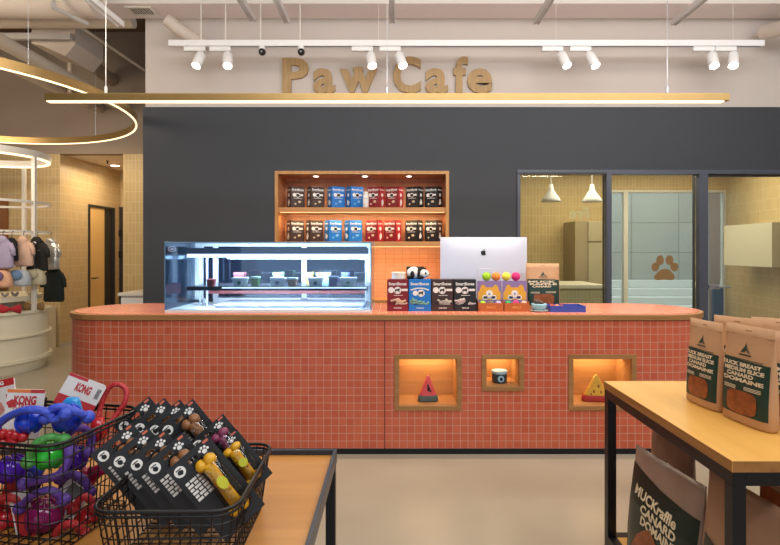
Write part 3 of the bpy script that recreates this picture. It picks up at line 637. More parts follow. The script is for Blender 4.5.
b = BM(); lathe(b, [(.060,.071),(.061,.088),(.058,.090),(.0001,.090)], 28, (x,y,z)); fin('lid', b, mat('tin_lid', '#a9c4cc', .4), cp, smooth='auto')
b = BM(); disc(b, 0, .037, .024, 0, 24); blob(b, 0, .036, .014, -.001); xf(b.verts, None, (x, y-.0565, z)); fin('emblem', b, mat('tin_emblem', '#9dc3d6', .5), cp)
b = BM(); ball(b, (x+.002, y-.059, z+.036), .011, (1,.3,1.3), 10); fin('dog_head', b, M['black_plastic'], cp)

# ================================================================== DISPLAY CASE
DYF = YF+.08; DYB = DYF+.62; dx0, dx1 = X(164.5,DYF), X(371.5,DYF); dz0 = CT; dz1 = Z(242,DYF); 
dc = thing('display_case', 'glass refrigerated display case with lit white frame on the counter', 'display case', ((dx0+dx1)/2, (DYF+DYB)/2, CT))
g = .008
b = BM(); box(b, dx0, dx1, DYF, DYB, dz0, dz0+.022); fin('base', b, M['white'], dc, bevel=.003)
for nm, q in (('front_glass', (dx0, dx1, DYF, DYF+g, dz0+.022, dz1-g)), ('side_glass', (dx0, dx0+g, DYF+g, DYB-.04, dz0+.022, dz1-g)), ('side_glass', (dx1-g, dx1, DYF+g, DYB-.04, dz0+.022, dz1-g)), ('top_glass', (dx0, dx1, DYF, DYB-.04, dz1-g, dz1))):
    b = BM(); box(b, *q); fin(nm, b, M['case_glass'], dc)
M['edge_glass'] = mat('polished_glass_edge', '#7fa0bd', .2, alpha=.75)
b = BM()
for x in (dx0, dx1-.005):
    box(b, x, x+.005, DYF-.001, DYF+.004, dz0+.022, dz1)
    box(b, x, x+.005, DYF, DYB-.04, dz1, dz1+.004)
box(b, dx0, dx1, DYF-.002, DYF+.003, dz1-.008, dz1+.001)
fin('glass_edge', b, M['edge_glass'], dc)
b = BM()   # rear frame
yb0, yb1 = DYB-.04, DYB; t = .035; fx0, fx1 = dx0+.16, dx1-.03
box(b, dx0, fx0-.06, yb0, yb1, dz0+.022, dz0+.05); box(b, dx0, dx1, yb0, yb1, dz1-.03, dz1)
for x in (dx0, fx0, (fx0+fx1)/2+.1-t/2, fx1-t): box(b, x, x+t*1.25, yb0, yb1, dz0+.022, dz1-.03)
box(b, fx0-.11, fx0-.085, yb0, yb1, dz0+.022, dz1-.03)
box(b, fx0+t, fx1-t, yb0, yb1, dz0+.022, dz0+.06)
fin('rear_frame', b, M['white'], dc, bevel=.002)
for q in ((fx0+t, (fx0+fx1)/2+.1-t/2), ((fx0+fx1)/2+.1+t/2, fx1-t), (dx0+t, fx0-.11), (fx0-.085, fx0), (fx1, dx1-.001)):
    b = BM(); box(b, q[0], q[1], yb0+.015, yb0+.021, dz0+.06, dz1-.03); fin('sliding_door', b, M['case_door'], dc)
# lit header channel just under the top
b = BM(); hz = Z(255, DYF+.12); box(b, X(187,DYF+.12), dx1-.03, DYF+.12, DYF+.15, hz-.018, hz+.008); fin('light_bar', b, glow('case_led', '#eef4ff', 3.2), dc)
b = BM(); box(b, X(187,DYF+.12), dx1-.03, DYF+.10, DYF+.17, hz+.008, hz+.055); fin('header_channel', b, mat('header_channel', '#6f7c8e', .35, .5), dc)
area('case_light', ((dx0+dx1)/2+.05, DYF+.2, hz-.03), (math.radians(42),0,0), dx1-dx0-.2, .05, 24, (.80,.90,1.0))
area('case_lower_light', ((dx0+dx1)/2+.05, DYF+.12, Z(286.5, DYF+.06)-.035), (math.radians(35),0,0), dx1-dx0-.3, .04, 11, (.86,.92,1.0))
# inner shelf
shz = Z(286.5, DYF+.06); b = BM(); box(b, X(188,DYF+.06), dx1-.035, DYF+.06, DYB-.06, shz-.012, shz); sh = fin('inner_shelf', b, mat('smoked_shelf', '#59636e', .15, .2, alpha=.8), dc)
b = BM(); box(b, X(187,DYF+.05), dx1-.03, DYF+.045, DYF+.06, shz-.03, shz+.002); fin('shelf_rail', b, mat('shelf_rail', '#3a4049', .3, .5), dc)
b = BM(); box(b, X(222,DYF+.044), dx1-.04, DYF+.041, DYF+.045, shz-.014, shz-.003); fin('shelf_light_strip', b, glow('shelf_led', '#eef4ff', 1.6), sh)
for px in (199, 206, 365):
    b = BM(); yy = DYF+.3; box(b, X(px,yy), X(px,yy)+.012, yy, yy+.02, dz0+.022, dz1-.05); fin('shelf_post', b, M['silver'], dc, bevel=.002)
# curved inner tray under the shelf
b = BM(); box(b, X(214,DYF+.12), dx1-.06, DYF+.12, DYB-.08, dz0+.022, dz0+.05); fin('drip_tray', b, M['silver'], dc, bevel=.008)
M['redreflection'] = mat('coral_reflection', '#b9605c', .4); b = BM(); box(b, X(205,DYB-.1), dx1-.07, DYB-.09, DYB-.075, dz0+.10, dz0+.19); fin('reflection_band', b, M['redreflection'], dc)  # coral band drawn for the pinkish reflection low in the case
b = BM(); ly_ = DYF-.001; lx, lz = X(172,DYF), Z(249,DYF)
tube(b, [(lx+.028*math.cos(2*PI*i/20), ly_, lz+.018*math.sin(2*PI*i/20)) for i in range(20)], .0015, 6, True); rect(b, lx-.014, lx+.014, lz-.003, lz+.003, ly_, .001); fin('maker_badge', b, M['silver'], dc)
# tubs
def tub(x, y, z, w, h, d, body, lid, content, label, kind='tub', cc=None):
    t = thing('treat_tub', label, 'tub', (x, y, z), group='little treat tubs on the display case shelf')
    b = BM(); loft(b, [(z,0,w*.40,d*.40),(z+h*.08,0,w*.43,d*.43),(z+h*.8,0,w*.5,d*.5)], 24, 5, c=(x,y,0)); fin('bowl', b, body, t, smooth='auto')
    b = BM(); loft(b, [(z+h*.8,0,w*.54,d*.54),(z+h,0,w*.54,d*.54)], 24, 5, c=(x,y,0)); fin('lid', b, lid, t, smooth='auto')
    if content:
        b = BM(); blob(b, 0, 0, h*.24, 0, 12); xf(b.verts, None, (x, y-d*.47, z+h*.42)); fin('label_print', b, content, t)
    return t
wb = mat('tub_white', '#dfe6ea', .35); wl = mat('tub_lid', '#eef3f5', .3); g1 = mat('leaf_green', '#4f8f3a', .6, var=.3, scale=90)
ty = DYF+.14; 
for (px0_, px1_, zt_, body, lid, cont, lab_) in (
  (207,215.5,279,mat('berry_red','#a8393f',.5,var=.2,scale=80),mat('berry_red2','#b5484a',.5),None,'small red round tub at the left end of the case shelf'),
  (232.5,248.5,277.5,wb,wl,mat('green_dot','#3f7a66',.5),'white lidded tub, first white one from the left in the case'),
  (251,260,276.5,g1,mat('clear_lid','#bcd6cf',.3),None,'green-filled tub right of the first white tub in the case'),
  (270.5,286,277.5,wb,wl,mat('blue_dot','#3c5a80',.5),'white lidded tub just left of the case centre post'),
  (287.5,297.5,277.5,mat('brown_treat','#9a6a3c',.6,var=.3,scale=80),mat('clear_lid2','#c9d6da',.3),None,'brown-filled tub at the case centre post'),
  (308,323.5,277.5,wb,wl,mat('teal_dot','#3a6f7a',.5),'white lidded tub between the brown and the blue tubs'),
  (328.5,338.5,276,mat('blueberry','#2c3f94',.5,var=.3,scale=80),mat('lid_grey','#8f9fb5',.3),None,'dark blue tub near the right end of the case shelf'),
  (339.5,357,277.5,wb,wl,mat('green_dot2','#5b9a76',.5),'white lidded tub at the right end of the case shelf')):
    w = (px1_-px0_)*ty/F; tub(X((px0_+px1_)/2,ty), ty, shz, w*.92, Z(zt_,ty)-shz, min(w,.085), body, lid, cont, lab_)
ty2 = DYF+.36
for (px0_, px1_, m_, lab_) in ((234,246,mat('rose_tub','#b56a72',.5),'rose-coloured tub in the back row of the case, behind the first white tub'),(273,284,mat('lime_tub','#9fc98e',.5),'pale green tub in the back row behind the white tub left of the centre post'),(305,314,mat('yellow_tub','#d9b765',.5),'yellow tub in the back row of the case'),(316,331,mat('mint_tub','#a9cfc9',.4),'mint tub in the back row between the yellow and the dark blue tubs'),(341,350,mat('violet_tub','#6976b8',.5),'violet tub in the back row at the right end')):
    w = (px1_-px0_)*ty2/F; tub(X((px0_+px1_)/2,ty2), ty2, shz, w*.9, .095, .085, m_, wl if px0_ == 316 else m_, None, lab_)
# ================================================================== PACKAGES
M['print_white'] = mat('print_white', '#e9e6e0', .5); M['print_black'] = mat('print_black', '#101012', .5)
M['print_cream'] = mat('print_cream', '#d8c4a4', .6, var=.25, scale=60); M['print_orange'] = mat('print_orange', '#c98a4a', .5)
M['print_red'] = mat('print_red', '#b3262b', .5); M['print_blue'] = mat('print_lightblue', '#7fb4e0', .5)
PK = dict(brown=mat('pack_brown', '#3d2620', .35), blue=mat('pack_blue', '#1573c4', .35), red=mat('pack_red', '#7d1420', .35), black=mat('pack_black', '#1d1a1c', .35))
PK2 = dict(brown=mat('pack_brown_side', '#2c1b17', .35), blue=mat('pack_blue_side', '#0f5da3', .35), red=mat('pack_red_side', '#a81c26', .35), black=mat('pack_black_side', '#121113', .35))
# small treat box: broad face and narrow face both printed; local origin at base centre, broad face towards -y
def shelf_box(colour, flip):
    w, d, h = .165, .115, .240; t = thing('treat_box', 'x', 'treat box'); s = -1 if flip else 1
    b = BM(); box(b, -w/2, w/2, -d/2, d/2, 0, h-.012); box(b, -w/2+.006, w/2-.006, -d/2+.006, d/2-.006, h-.012, h); H = fin('carton', b, PK[colour], t, world=False, bevel=.003)
    y = -d/2-.0004
    b = BM(); rect(b, -w/2+.012, w/2-.012, h-.052, h-.05, y); add_text(b, 'SmartBones', 0, h-.045, .03, y-.001, .0008, width=w*.85)
    disc(b, -.04, .145, .021, y); disc(b, 0.0, .142, .026, y-.0004); rect(b, .022, .062, .135, .155, y); rect(b, -.05, .05, .106, .110, y)
    fin('print', b, M['print_white'], H, world=False)
    b = BM(); disc(b, 0, .142, .021, y-.0012, 16, .8); box(b, -.012, -.007, y-.0018, y-.0012, .118, .14); box(b, .008, .013, y-.0018, y-.0012, .118, .14); fin('cow_emblem', b, M['print_black'], H, world=False)
    b = BM(); blob(b, .02, .07, .022, y, 10, .6); blob(b, -.03, .045, .012, y, 10, .8); fin('treat_picture', b, M['print_cream' if colour != 'blue' else 'print_blue'], H, world=False)
    xx = (-w/2-.0004) if not flip else (w/2+.0004)
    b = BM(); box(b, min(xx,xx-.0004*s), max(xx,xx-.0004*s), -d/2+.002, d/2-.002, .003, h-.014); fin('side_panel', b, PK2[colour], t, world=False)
    b = BM(); add_text(b, 'SmartBones', 0, h-.045, .024, 0, .0008, width=d*.8); disc(b, 0, .145, .02, 0); blob(b, .0, .06, .026, 0, 10, 1.3, jit=.4)
    xf(b.verts, Matrix.Rotation((-PI/2 if not flip else PI/2), 3, 'Z'), (xx-.001*s, 0, 0)); fin('side_print', b, M['print_white'], t, world=False)
    return t
names = ['left', 'right']
protos = {}
RY = YW+.135
rows = [([(296,0),(315.8,0),(336.3,0),(354.7,0),(376,1),(394.4,1),(414.6,1),(433.5,1)], SH[0][0], 'upper'),
        ([(295.5,0),(314.5,0),(333.2,0),(353.3,0),(374.3,1),(392.5,1),(414,1),(433.5,1)], SH[1][0], 'lower')]
for pos, zz, rn in rows:
    for k, (px, fl) in enumerate(pos):
        c = ['brown','blue','red','black'][k//2]
        if c not in protos: protos[c] = shelf_box(c, bool(fl)); o = protos[c]
        else: o = dup(protos[c])
        o.location = (X(px, RY), RY, zz); a = math.radians(33)
        o.rotation_euler = (0, 0, (a if not fl else -a)+random.uniform(-.03,.03))
        o['label'] = '%s treat box, %s one of the %s pair on the %s niche shelf' % (c, names[k%2], c, rn); o['group'] = 'treat boxes on the niche shelves'
b = BM(); x, y = X(365.8, RY-.095), RY-.095; wbt = thing('white_bottle', 'white cylindrical bottle standing before the blue and red boxes on the upper niche shelf', 'bottle', (x, y, SH[0][0]))
lathe(b, [(.030,0),(.032,.003),(.032,.13),(.028,.14)], 22, (x,y,SH[0][0])); fin('body', b, M['white'], wbt, smooth='auto')
b = BM(); lathe(b, [(.029,.14),(.029,.17),(.026,.175),(.0001,.175)], 22, (x,y,SH[0][0])); fin('cap', b, M['white_metal'], wbt, smooth='auto')
b = BM(); disc(b, x-.008, SH[0][0]+.10, .005, y-.032, 10); disc(b, x+.008, SH[0][0]+.10, .005, y-.032, 10); fin('print', b, M['print_black'], wbt)

# open counter boxes
BY = 4.03; bz0 = CT
def counter_box(px0, px1, colour, label):
    x0, x1 = X(px0,BY), X(px1,BY); w = x1-x0-.004; h = Z(279.5,BY)-CT; d = .14; cx_ = (x0+x1)/2
    t = thing('treat_display_box', label, 'treat box', (cx_, BY, CT), group='treat boxes standing in a row on the counter')
    b = BM(); box(b, -w/2, w/2, 0.012, d, 0, h); H = fin('carton', b, PK[colour], t, world=False, bevel=.002)
    b = BM(); lip = .062; poly(b, [(-w/2,0),(w/2,0),(w/2,lip),(w/2-.03,lip*.78),(-w/2+.03,lip*.78),(-w/2,lip)], -.014, -.011); box(b, -w/2, -w/2+.003, -.011, .012, 0, lip); box(b, w/2-.003, w/2, -.011, .012, 0, lip); box(b, -w/2+.003, w/2-.003, -.011, .012, 0, .003); fin('front_tray', b, PK[colour], t, world=False)
    b = BM(); add_text(b, 'CHICKEN' if colour != 'black' else 'MEDIUM', 0, .02, .014, -.0155, .0003); fin('tray_print', b, M['print_white'], t, world=False)
    y = .0116
    b = BM(); add_text(b, 'SmartBones', 0, h-.045, .032, y-.001, .001, width=w*.84)
    if colour == 'blue':
        for i in range(9): a = (i-4)/4; rect(b, a*.062-.009, a*.062+.009, h*.70-.012*a*a, h*.70+.010-.012*a*a, y)
        disc(b, -.035, h*.56, .020, y); disc(b, .01, h*.56, .028, y)
    else:
        disc(b, -.05, h*.66, .023, y); disc(b, 0, h*.65, .028, y); rect(b, .03, .078, h*.63, h*.70, y); rect(b, -.03, .04, h*.485, h*.50, y)
    fin('print', b, M['print_white'], H, world=False)
    b = BM(); ex = .01 if colour == 'blue' else 0; ez = h*.56 if colour == 'blue' else h*.65
    poly(b, [(ex-.019,ez-.016),(ex-.014,ez-.016),(ex-.012,ez-.004),(ex+.008,ez-.004),(ex+.010,ez-.016),(ex+.015,ez-.016),(ex+.015,ez+.006),(ex+.02,ez+.014),(ex+.010,ez+.016),(ex+.004,ez+.010),(ex-.016,ez+.010),(ex-.02,ez+.004)], y-.002, y-.001); fin('cow_emblem', b, M['print_black'], H, world=False)
    b = BM(); random.seed(px0)
    for i in range(9):
        a = random.uniform(-.8, .8); p = Vector((random.uniform(-w*.36,w*.36), -.001, random.uniform(.05,.085))); dv = Vector((math.cos(a), 0, math.sin(a)))*.022
        tube(b, [p-dv, p+dv], .007, 8); ball(b, p-dv, .0095, (1,.7,1), 8); ball(b, p+dv, .0095, (1,.7,1), 8)
    fin('treats', b, {'red':mat('treat_tan','#c9a58a',.6),'blue':mat('treat_teal','#6f9a8e',.6),'brown':mat('treat_grey','#a9a095',.6),'black':mat('treat_pale','#b7a9a6',.6)}[colour], t, world=False, smooth=True)
    return t
counter_box(386.8, 408.4, 'red', 'dark red treat box at the left end of the row on the counter')
counter_box(408.6, 431.2, 'blue', 'bright blue treat box, second in the counter row under the panda')
counter_box(431.6, 453.4, 'brown', 'dark brown treat box, third in the counter row')
counter_box(453.8, 476.6, 'black', 'black treat box, fourth in the counter row below the computer logo')
M['lilac'] = mat('pack_lilac', '#8c76a6', .4); M['yellowp'] = mat('pack_yellow', '#e0a63a', .4); M['orangep'] = mat('pack_orange', '#b5622e', .45)
def ball_box(px0, px1, label, cols, seed):
    x0, x1 = X(px0,BY), X(px1,BY); w = x1-x0-.004; h = Z(281,BY)-CT; d = .13
    t = thing('ball_display_box', label, 'toy box', ((x0+x1)/2, BY, CT), group='lilac and yellow boxes of balls on the counter')
    b = BM(); box(b, -w/2, w/2, .03, .033, .055, h); box(b, -w/2, w/2, .033, d, .0, .09); H = fin('back_card', b, M['lilac'], t, world=False)
    b = BM(); poly(b, [(-w/2+.006,.085),(w/2-.006,.085),(w/2-.006,h*.6),(w/2-.02,h*.68),(w/2-.03,h*.83),(w/2-.05,h*.88),(w/2-.07,h*.78),(-w/2+.07,h*.78),(-w/2+.05,h*.88),(-w/2+.03,h*.83),(-w/2+.02,h*.68),(-w/2+.006,h*.6)], .0285, .0295); fin('yellow_print', b, M['yellowp'], H, world=False)
    b = BM(); disc(b, 0, h*.58, .026, .028, 20, .95); rect(b, -.045, .045, h*.40, h*.48, .028); disc(b, -.035, h*.44, .02, .028); disc(b, .035, h*.44, .02, .028); fin('white_print', b, M['print_white'], H, world=False)
    b = BM(); disc(b, 0, h*.56, .007, .0268); rect(b, -.03, .03, h*.425, h*.44, .0268); fin('mark', b, mat('mark_lilac','#6d5aa8',.5), H, world=False)
    b = BM(); lip = .066; box(b, -w/2, w/2, -.043, -.040, 0, lip); box(b, -w/2, -w/2+.003, -.04, .03, 0, lip+.012); box(b, w/2-.003, w/2, -.04, .03, 0, lip+.012); box(b, -w/2+.003, w/2-.003, -.04, .03, 0, .003); fin('tray', b, M['orangep'], t, world=False)
    b = BM(); add_text(b, 'BALLS', 0, .026, .022, -.0436, .0004, width=w*.35); fin('tray_print', b, mat('tray_print', '#e0a050', .5), t, world=False)
    for k, (c, u) in enumerate(cols):
        b = BM(); ball(b, (0,0,0), .026, n=14); o = fin('toy_ball', b, mat('ball_'+c, {'lime':'#9fd02a','orange':'#ef8a3c','yellow':'#eee04a','pink':'#dd2a76','green':'#2fa35a','grey':'#6a6a5e','lavender':'#b3a6c6','peach':'#dcb49a'}[c], .7, var=.1), smooth=True)
        o.location = (t.location.x+u*w, BY-.01, CT+.055+(.002 if k % 2 else 0)); tag(o, '%s ball in the orange tray of the %s box of balls' % (c, 'left' if px0 < 490 else 'right'), 'ball', 'small balls in the two orange trays')
ball_box(477.5, 502.6, 'lilac and yellow cat face box with orange tray, next to the black treat box', [('lime', -.31), ('grey', .02), ('lavender', .33)], 3)
ball_box(503, 528.2, 'lilac and yellow cat face box with orange tray, next to the kraft pouch', [('green', -.32), ('pink', .0), ('peach', .32)], 4)
# clear crate behind with four bright balls on top
for px, c in ((486.5,'lime'),(496,'orange'),(506.2,'yellow'),(515.8,'pink')):
    y = BY+.08; r = .035; b = BM(); ball(b, (0,0,0), r, n=18); o = fin('toy_ball', b, mat('ball_'+c, {'orange':'#ef8a3c','yellow':'#eee04a'}.get(c,'#ffffff'), .7), smooth=True); o.location = (X(px,y), y, Z(281,BY)+r-.001 if 0 else Z(276.5,y)); tag(o, '%s ball in the row of four above the lilac boxes' % c, 'ball', 'bright balls on top of the lilac boxes')
b = BM(); x0, x1, y0, y1 = X(479,4.09), X(521,4.09), BY+.0335, BY+.129; zt = Z(268.5,4.12); zb = Z(276.5,4.11)-.036
box(b, x0, x1, y0, y1, zb-.004, zb); fin_ = fin('ball_tray', b, M['lilac']); tag(fin_, 'lilac tray holding the four bright balls above the boxes', 'tray')
b = BM(); tube(b, [(X(478,4.17),4.17,zb), (X(478,4.17),4.17,Z(268.5,4.17)), (X(491,4.17),4.17,Z(268.5,4.17)), (X(491,4.17),4.17,zb)], .003, 6); fin('wire_handle', b, M['silver'], fin_)
# kraft pouch on the counter
M['kraft'] = mat('kraft_paper', '#bd9068', .5, var=.12, scale=9, bump=.5); M['darkgreen'] = mat('print_dark_green', '#16342a', .5, var=.15, scale=30); M['meat'] = mat('dried_meat', '#8a4a26', .35, var=.75, scale=38)
def pouch_prof(w, h, t): return [(0,0,w*.47,t*.85),(h*.03,0,w*.5,t),(h*.25,0,w*.5,t*.95),(h*.5,0,w*.495,t*.75),(h*.75,0,w*.49,t*.42),(h*.9,0,w*.49,t*.12),(h,0,w*.49,.0025)]
def pouch(label, w, h, t, group=None, lines=('DUCK','BREAST','SLICES'), name='treat_pouch', big=False):
    T = thing(name, label, 'treat pouch', group=group); p = 3; prof = pouch_prof(w,h,t)
    b = BM(); loft(b, prof, 40, p, crinkle=.0012); H = fin('pouch', b, M['kraft'], T, world=False, smooth=True)
    b = BM(); poly(b, [(-w*.465,h*.10),(w*.465,h*.10),(w*.465,h*.64),(-w*.465,h*.66)], -.0005, 0); drape(b, prof, p, .0012); fin('green_panel', b, M['darkgreen'], H, world=False)
    b = BM()
    poly(b, [(w*.30*math.copysign(abs(math.cos(a))**.5, math.cos(a)), h*.225+h*.115*math.copysign(abs(math.sin(a))**.5, math.sin(a))) for a in [2*PI*i/28 for i in range(28)]], -.0005, 0); drape(b, prof, p, .003); fin('window', b, M['meat'], H, world=False)
    b = BM()
    for i, s in enumerate(lines): add_text(b, s, -w*.03+(.02*w if i % 2 else -.03*w), h*(.585-i*.052), h*.052, 0, .0009, width=w*(.80 if i != 2 else .55))
    for i in range(3):
        rect(b, -w*.38, -w*.12, h*(.375-.014*i), h*(.381-.014*i)); rect(b, w*.05, w*.36, h*(.385-.014*i), h*(.391-.014*i))
    drape(b, prof, p, .003); fin('lettering', b, M['print_cream'], H, world=False)
    b = BM(); poly(b, [(-.09*w,h*.73),(-.02*w,h*.79),(.0,h*.83),(.03*w,h*.77),(.10*w,h*.73),(.05*w,h*.735),(.03*w,h*.76),(-.02*w,h*.735)], -.0005, 0); rect(b, -w*.12, w*.13, h*.70, h*.712); rect(b, -w*.36, w*.36, h*.655, h*.662); drape(b, prof, p, .003); fin('emblem', b, M['darkgreen'], H, world=False)
    b = BM(); tube(b, [(-w*.485,-.003,h*.9),(w*.485,-.003,h*.9)], .0015, 6); rect(b, -w*.06, w*.06, h*.945, h*.957, -.004); fin('seal', b, mat('kraft_seal','#9c7450',.7), H, world=False)  # seal line and hang slot in a darker kraft tone
    return T
kp = pouch('kraft treat pouch with dark green print standing right of the lilac boxes', X(560,4.16)-X(526,4.16), Z(263.5,4.16)-CT, .045, None, ('MUCK','RAFFLE','CANARD')); kp.location = (X(542.5,4.18), 4.18, CT)
# second sheet of kraft at top
bw = thing('food_bowl', 'pale blue oval bowl on a saucer in front of the kraft pouch', 'bowl', (X(539,4.0), 4.0, CT))
x, y, z = bw.location
b = BM(); lathe(b, [(.03,0),(.062,.006),(.07,.012),(.066,.014),(.03,.008),(.0001,.008)], 28, (x,y,z)); fin('saucer', b, mat('saucer_pale','#c9d6d6',.3), bw, smooth=True)
b = BM(); lathe(b, [(.0001,.011),(.035,.012),(.056,.03),(.06,.052),(.056,.062),(.05,.062),(.048,.045),(.0001,.03)], 28, (x,y,z)); fin('bowl', b, mat('bowl_blue','#8fc0cd',.25), bw, smooth=True)
b = BM(); random.seed(11)
for i in range(7): ball(b, (x+random.uniform(-.026,.026), y+random.uniform(-.02,.02), z+.060+random.uniform(0,.02)), .017, n=10)
tag(fin('brown_treats', b, mat('dark_treat','#5a4038',.6,var=.3,scale=60), smooth=True), 'dark brown treats heaped in the pale blue bowl', 'treats', kind='stuff')
ty_ = 3.99; tx0, tx1 = X(549,ty_), X(584,ty_); trh = Z(305.5,ty_)-CT
tr_ = thing('pen_tray', 'rectangular violet-blue tray at the right of the bowl on the counter', 'tray', ((tx0+tx1)/2, ty_, CT))
b = BM(); box(b, tx0, tx1, ty_-.04, ty_+.12, CT, CT+.006); 
for q in ((tx0,tx1,ty_-.04,ty_-.034),(tx0,tx1,ty_+.114,ty_+.12),(tx0,tx0+.006,ty_-.034,ty_+.114),(tx1-.006,tx1,ty_-.034,ty_+.114)): box(b, *q, CT+.006, CT+trh)
fin('shell', b, mat('tray_violet','#3a4fa8',.4), tr_)
for k, (px, c, lb) in enumerate(((552,'#c2452e','red'),(557,'#c9866a','salmon'),(561.5,'#8c2f3a','maroon'))):
    y = ty_+.0; b = BM(); ball(b, (0,0,0), .017, (1.2,1,1), 10); o = fin('wrapped_sweet', b, mat('sweet_%d'%k, c, .4), smooth=True); o.location = (X(px,y), y, CT+trh-.004-.002*k); tag(o, lb+' wrapped treat at the left end of the violet tray', 'treat', 'wrapped treats in the violet tray')
# panda plush, white tub and dark box behind it
PY2 = BY+.08; pz = Z(279.5,BY)+.0
M['plush_white'] = mat('plush_white', '#e4e0da', .9, var=.06, scale=80, bump=.3); M['plush_black'] = mat('plush_black', '#1b1b1e', .9, var=.1, scale=80, bump=.3)
pd = thing('panda_plush', 'black and white panda plush lying on the blue treat box', 'plush toy', (X(418,PY2), PY2, pz))
x, y, z = pd.location
b = BM(); ball(b, (x-.035,y,z+.048), .048, (1.1,.85,1.0), 20); fin('body', b, M['plush_white'], pd, smooth=True)
b = BM(); ball(b, (x+.045,y-.012,z+.042), .036, (1.15,1,.95), 20); ball(b, (x+.076,y-.03,z+.032), .014, (1,1,.8), 12); fin('head', b, M['plush_white'], pd, smooth=True)
b = BM(); ball(b, (x+.005,y,z+.045), .044, (.55,.9,1.0), 18); ball(b, (x+.02,y-.03,z+.014), .017, (1.7,1,.8), 12); ball(b, (x-.045,y-.034,z+.034), .026, (.7,.6,1.25), 12); ball(b, (x+.018,y-.02,z+.075), .012, n=10); ball(b, (x+.055,y-.008,z+.080), .012, n=10); ball(b, (x+.058,y-.044,z+.046), .009, (1,.6,1.2), 10); ball(b, (x+.084,y-.042,z+.036), .005, n=8); ball(b, (x-.07,y-.02,z+.014), .016, (1.5,1,.8), 12); fin('black_patches', b, M['plush_black'], pd, smooth=True)
b = BM(); q = (X(406.5,BY+.14), X(424,BY+.14), BY+.142, BY+.17, CT, Z(266.5,BY+.14)); box(b, *q); tag(fin('dark_box', b, M['print_black'], bevel=.003), 'dark upright box standing behind the panda plush', 'box')
tb = thing('white_tub', 'short white tub on the dark red treat box, left of the panda', 'tub', (X(398.5,PY2), PY2, pz))
b = BM(); lathe(b, [(.048,0),(.052,.004),(.052,.034)], 26, tb.location); fin('body', b, M['white'], tb, smooth='auto')
b = BM(); lathe(b, [(.054,.034),(.055,.052),(.052,.055),(.0001,.055)], 26, tb.location); fin('lid', b, mat('tub_cream','#e2dccb',.4), tb, smooth='auto')
# all-in-one computer seen from the back
CYY = 4.34; mc = thing('desktop_computer', 'silver all-in-one computer seen from the back, black apple logo', 'computer', (X(483.5,CYY), CYY, CT))
mx0, mx1, mz1 = X(440.3,CYY), X(526.8,CYY), Z(237.2,CYY); mz0 = mz1-(mx1-mx0)*.785
b = BM(); nx, nz = 20, 16; G = []
for j in range(nz+1):
    row = []
    for i in range(nx+1):
        u, v = i/nx*2-1, j/nz*2-1; e = (1-u**4)*(1-v**4); row.append(b.verts.new((mx0+(mx1-mx0)*i/nx, CYY-.004-.03*e, mz0+(mz1-mz0)*j/nz)))
    G.append(row)
for j in range(nz):
    for i in range(nx): b.faces.new((G[j][i], G[j][i+1], G[j+1][i+1], G[j+1][i]))
bd = [G[0][i] for i in range(nx+1)]+[G[j][nx] for j in range(1,nz+1)]+[G[nz][i] for i in range(nx-1,-1,-1)]+[G[j][0] for j in range(nz-1,0,-1)]
bk = [b.verts.new((v.co.x, CYY+.004, v.co.z)) for v in bd]; n_ = len(bd)
for i in range(n_): b.faces.new((bd[i], bd[(i+1)%n_], bk[(i+1)%n_], bk[i]))
b.faces.new(bk); Hs = fin('housing', b, M['silver'], mc, smooth='auto')
b = BM(); box(b, mx0+.012, mx1-.012, CYY+.004, CYY+.006, mz0+.11, mz1-.012); fin('screen', b, M['black_plastic'], mc)
b = BM(); xm = (mx0+mx1)/2
poly2 = [(-.09,CYY-.045,CT+.008),(.09,CYY-.045,CT+.008)]
box(b, xm-.1, xm+.1, CYY-.09, CYY+.1, CT, CT+.008); box(b, xm-.095, xm+.095, CYY-.044, CYY-.038, CT+.008, mz0+.12); fin('stand', b, M['silver'], mc, bevel=.002)
lx, lz, ly_ = X(483.5,CYY-.035), Z(252.6,CYY-.035), CYY-.0345; s = .0215
AP = [(0,.62),(.25,.72),(.55,.74),(.8,.6),(.92,.42),(.74,.25),(.66,0),(.74,-.28),(.98,-.46),(.85,-.75),(.62,-1.02),(.4,-1.08),(.15,-.98),(-.1,-.98),(-.35,-1.08),(-.6,-.98),(-.88,-.55),(-1.0,-.1),(-.95,.3),(-.7,.62),(-.4,.74),(-.15,.68)]
b = BM(); poly(b, [(lx+a*s, lz+c*s) for a, c in AP], ly_-.001, ly_+.003)
poly(b, [(lx+a*s, lz+c*s) for a, c in ((.02,.82),(.02,1.0),(.14,1.25),(.36,1.42),(.44,1.42),(.42,1.2),(.28,.96),(.1,.84))], ly_-.001, ly_+.003); fin('logo', b, M['print_black'], Hs)
b = BM(); vs = [( .02,0)]; tube(b, [(xm-.1,CYY-.03,CT+.05),(xm-.16,CYY-.02,CT+.02),(xm-.2,CYY+.05,CT+.006)], .004, 8); fin('power_cord', b, M['white'], mc, smooth=True)
# white cloth-covered ledge at the corridor
lg = thing('side_ledge', 'small pale ledge beyond the left end of the counter by the dark wall', 'shelf', (X(132,7.4), 7.5, 0))
b = BM(); box(b, X(117.5,7.2), X(152,7.2), 7.2, 7.9, Z(296,7.2), Z(293,7.2)); fin('top', b, M['white_metal'], lg, bevel=.004)
b = BM(); box(b, X(121,7.25), X(152,7.2), 7.25, 7.85, 0, Z(296,7.2)); fin('body', b, M['white'], lg)
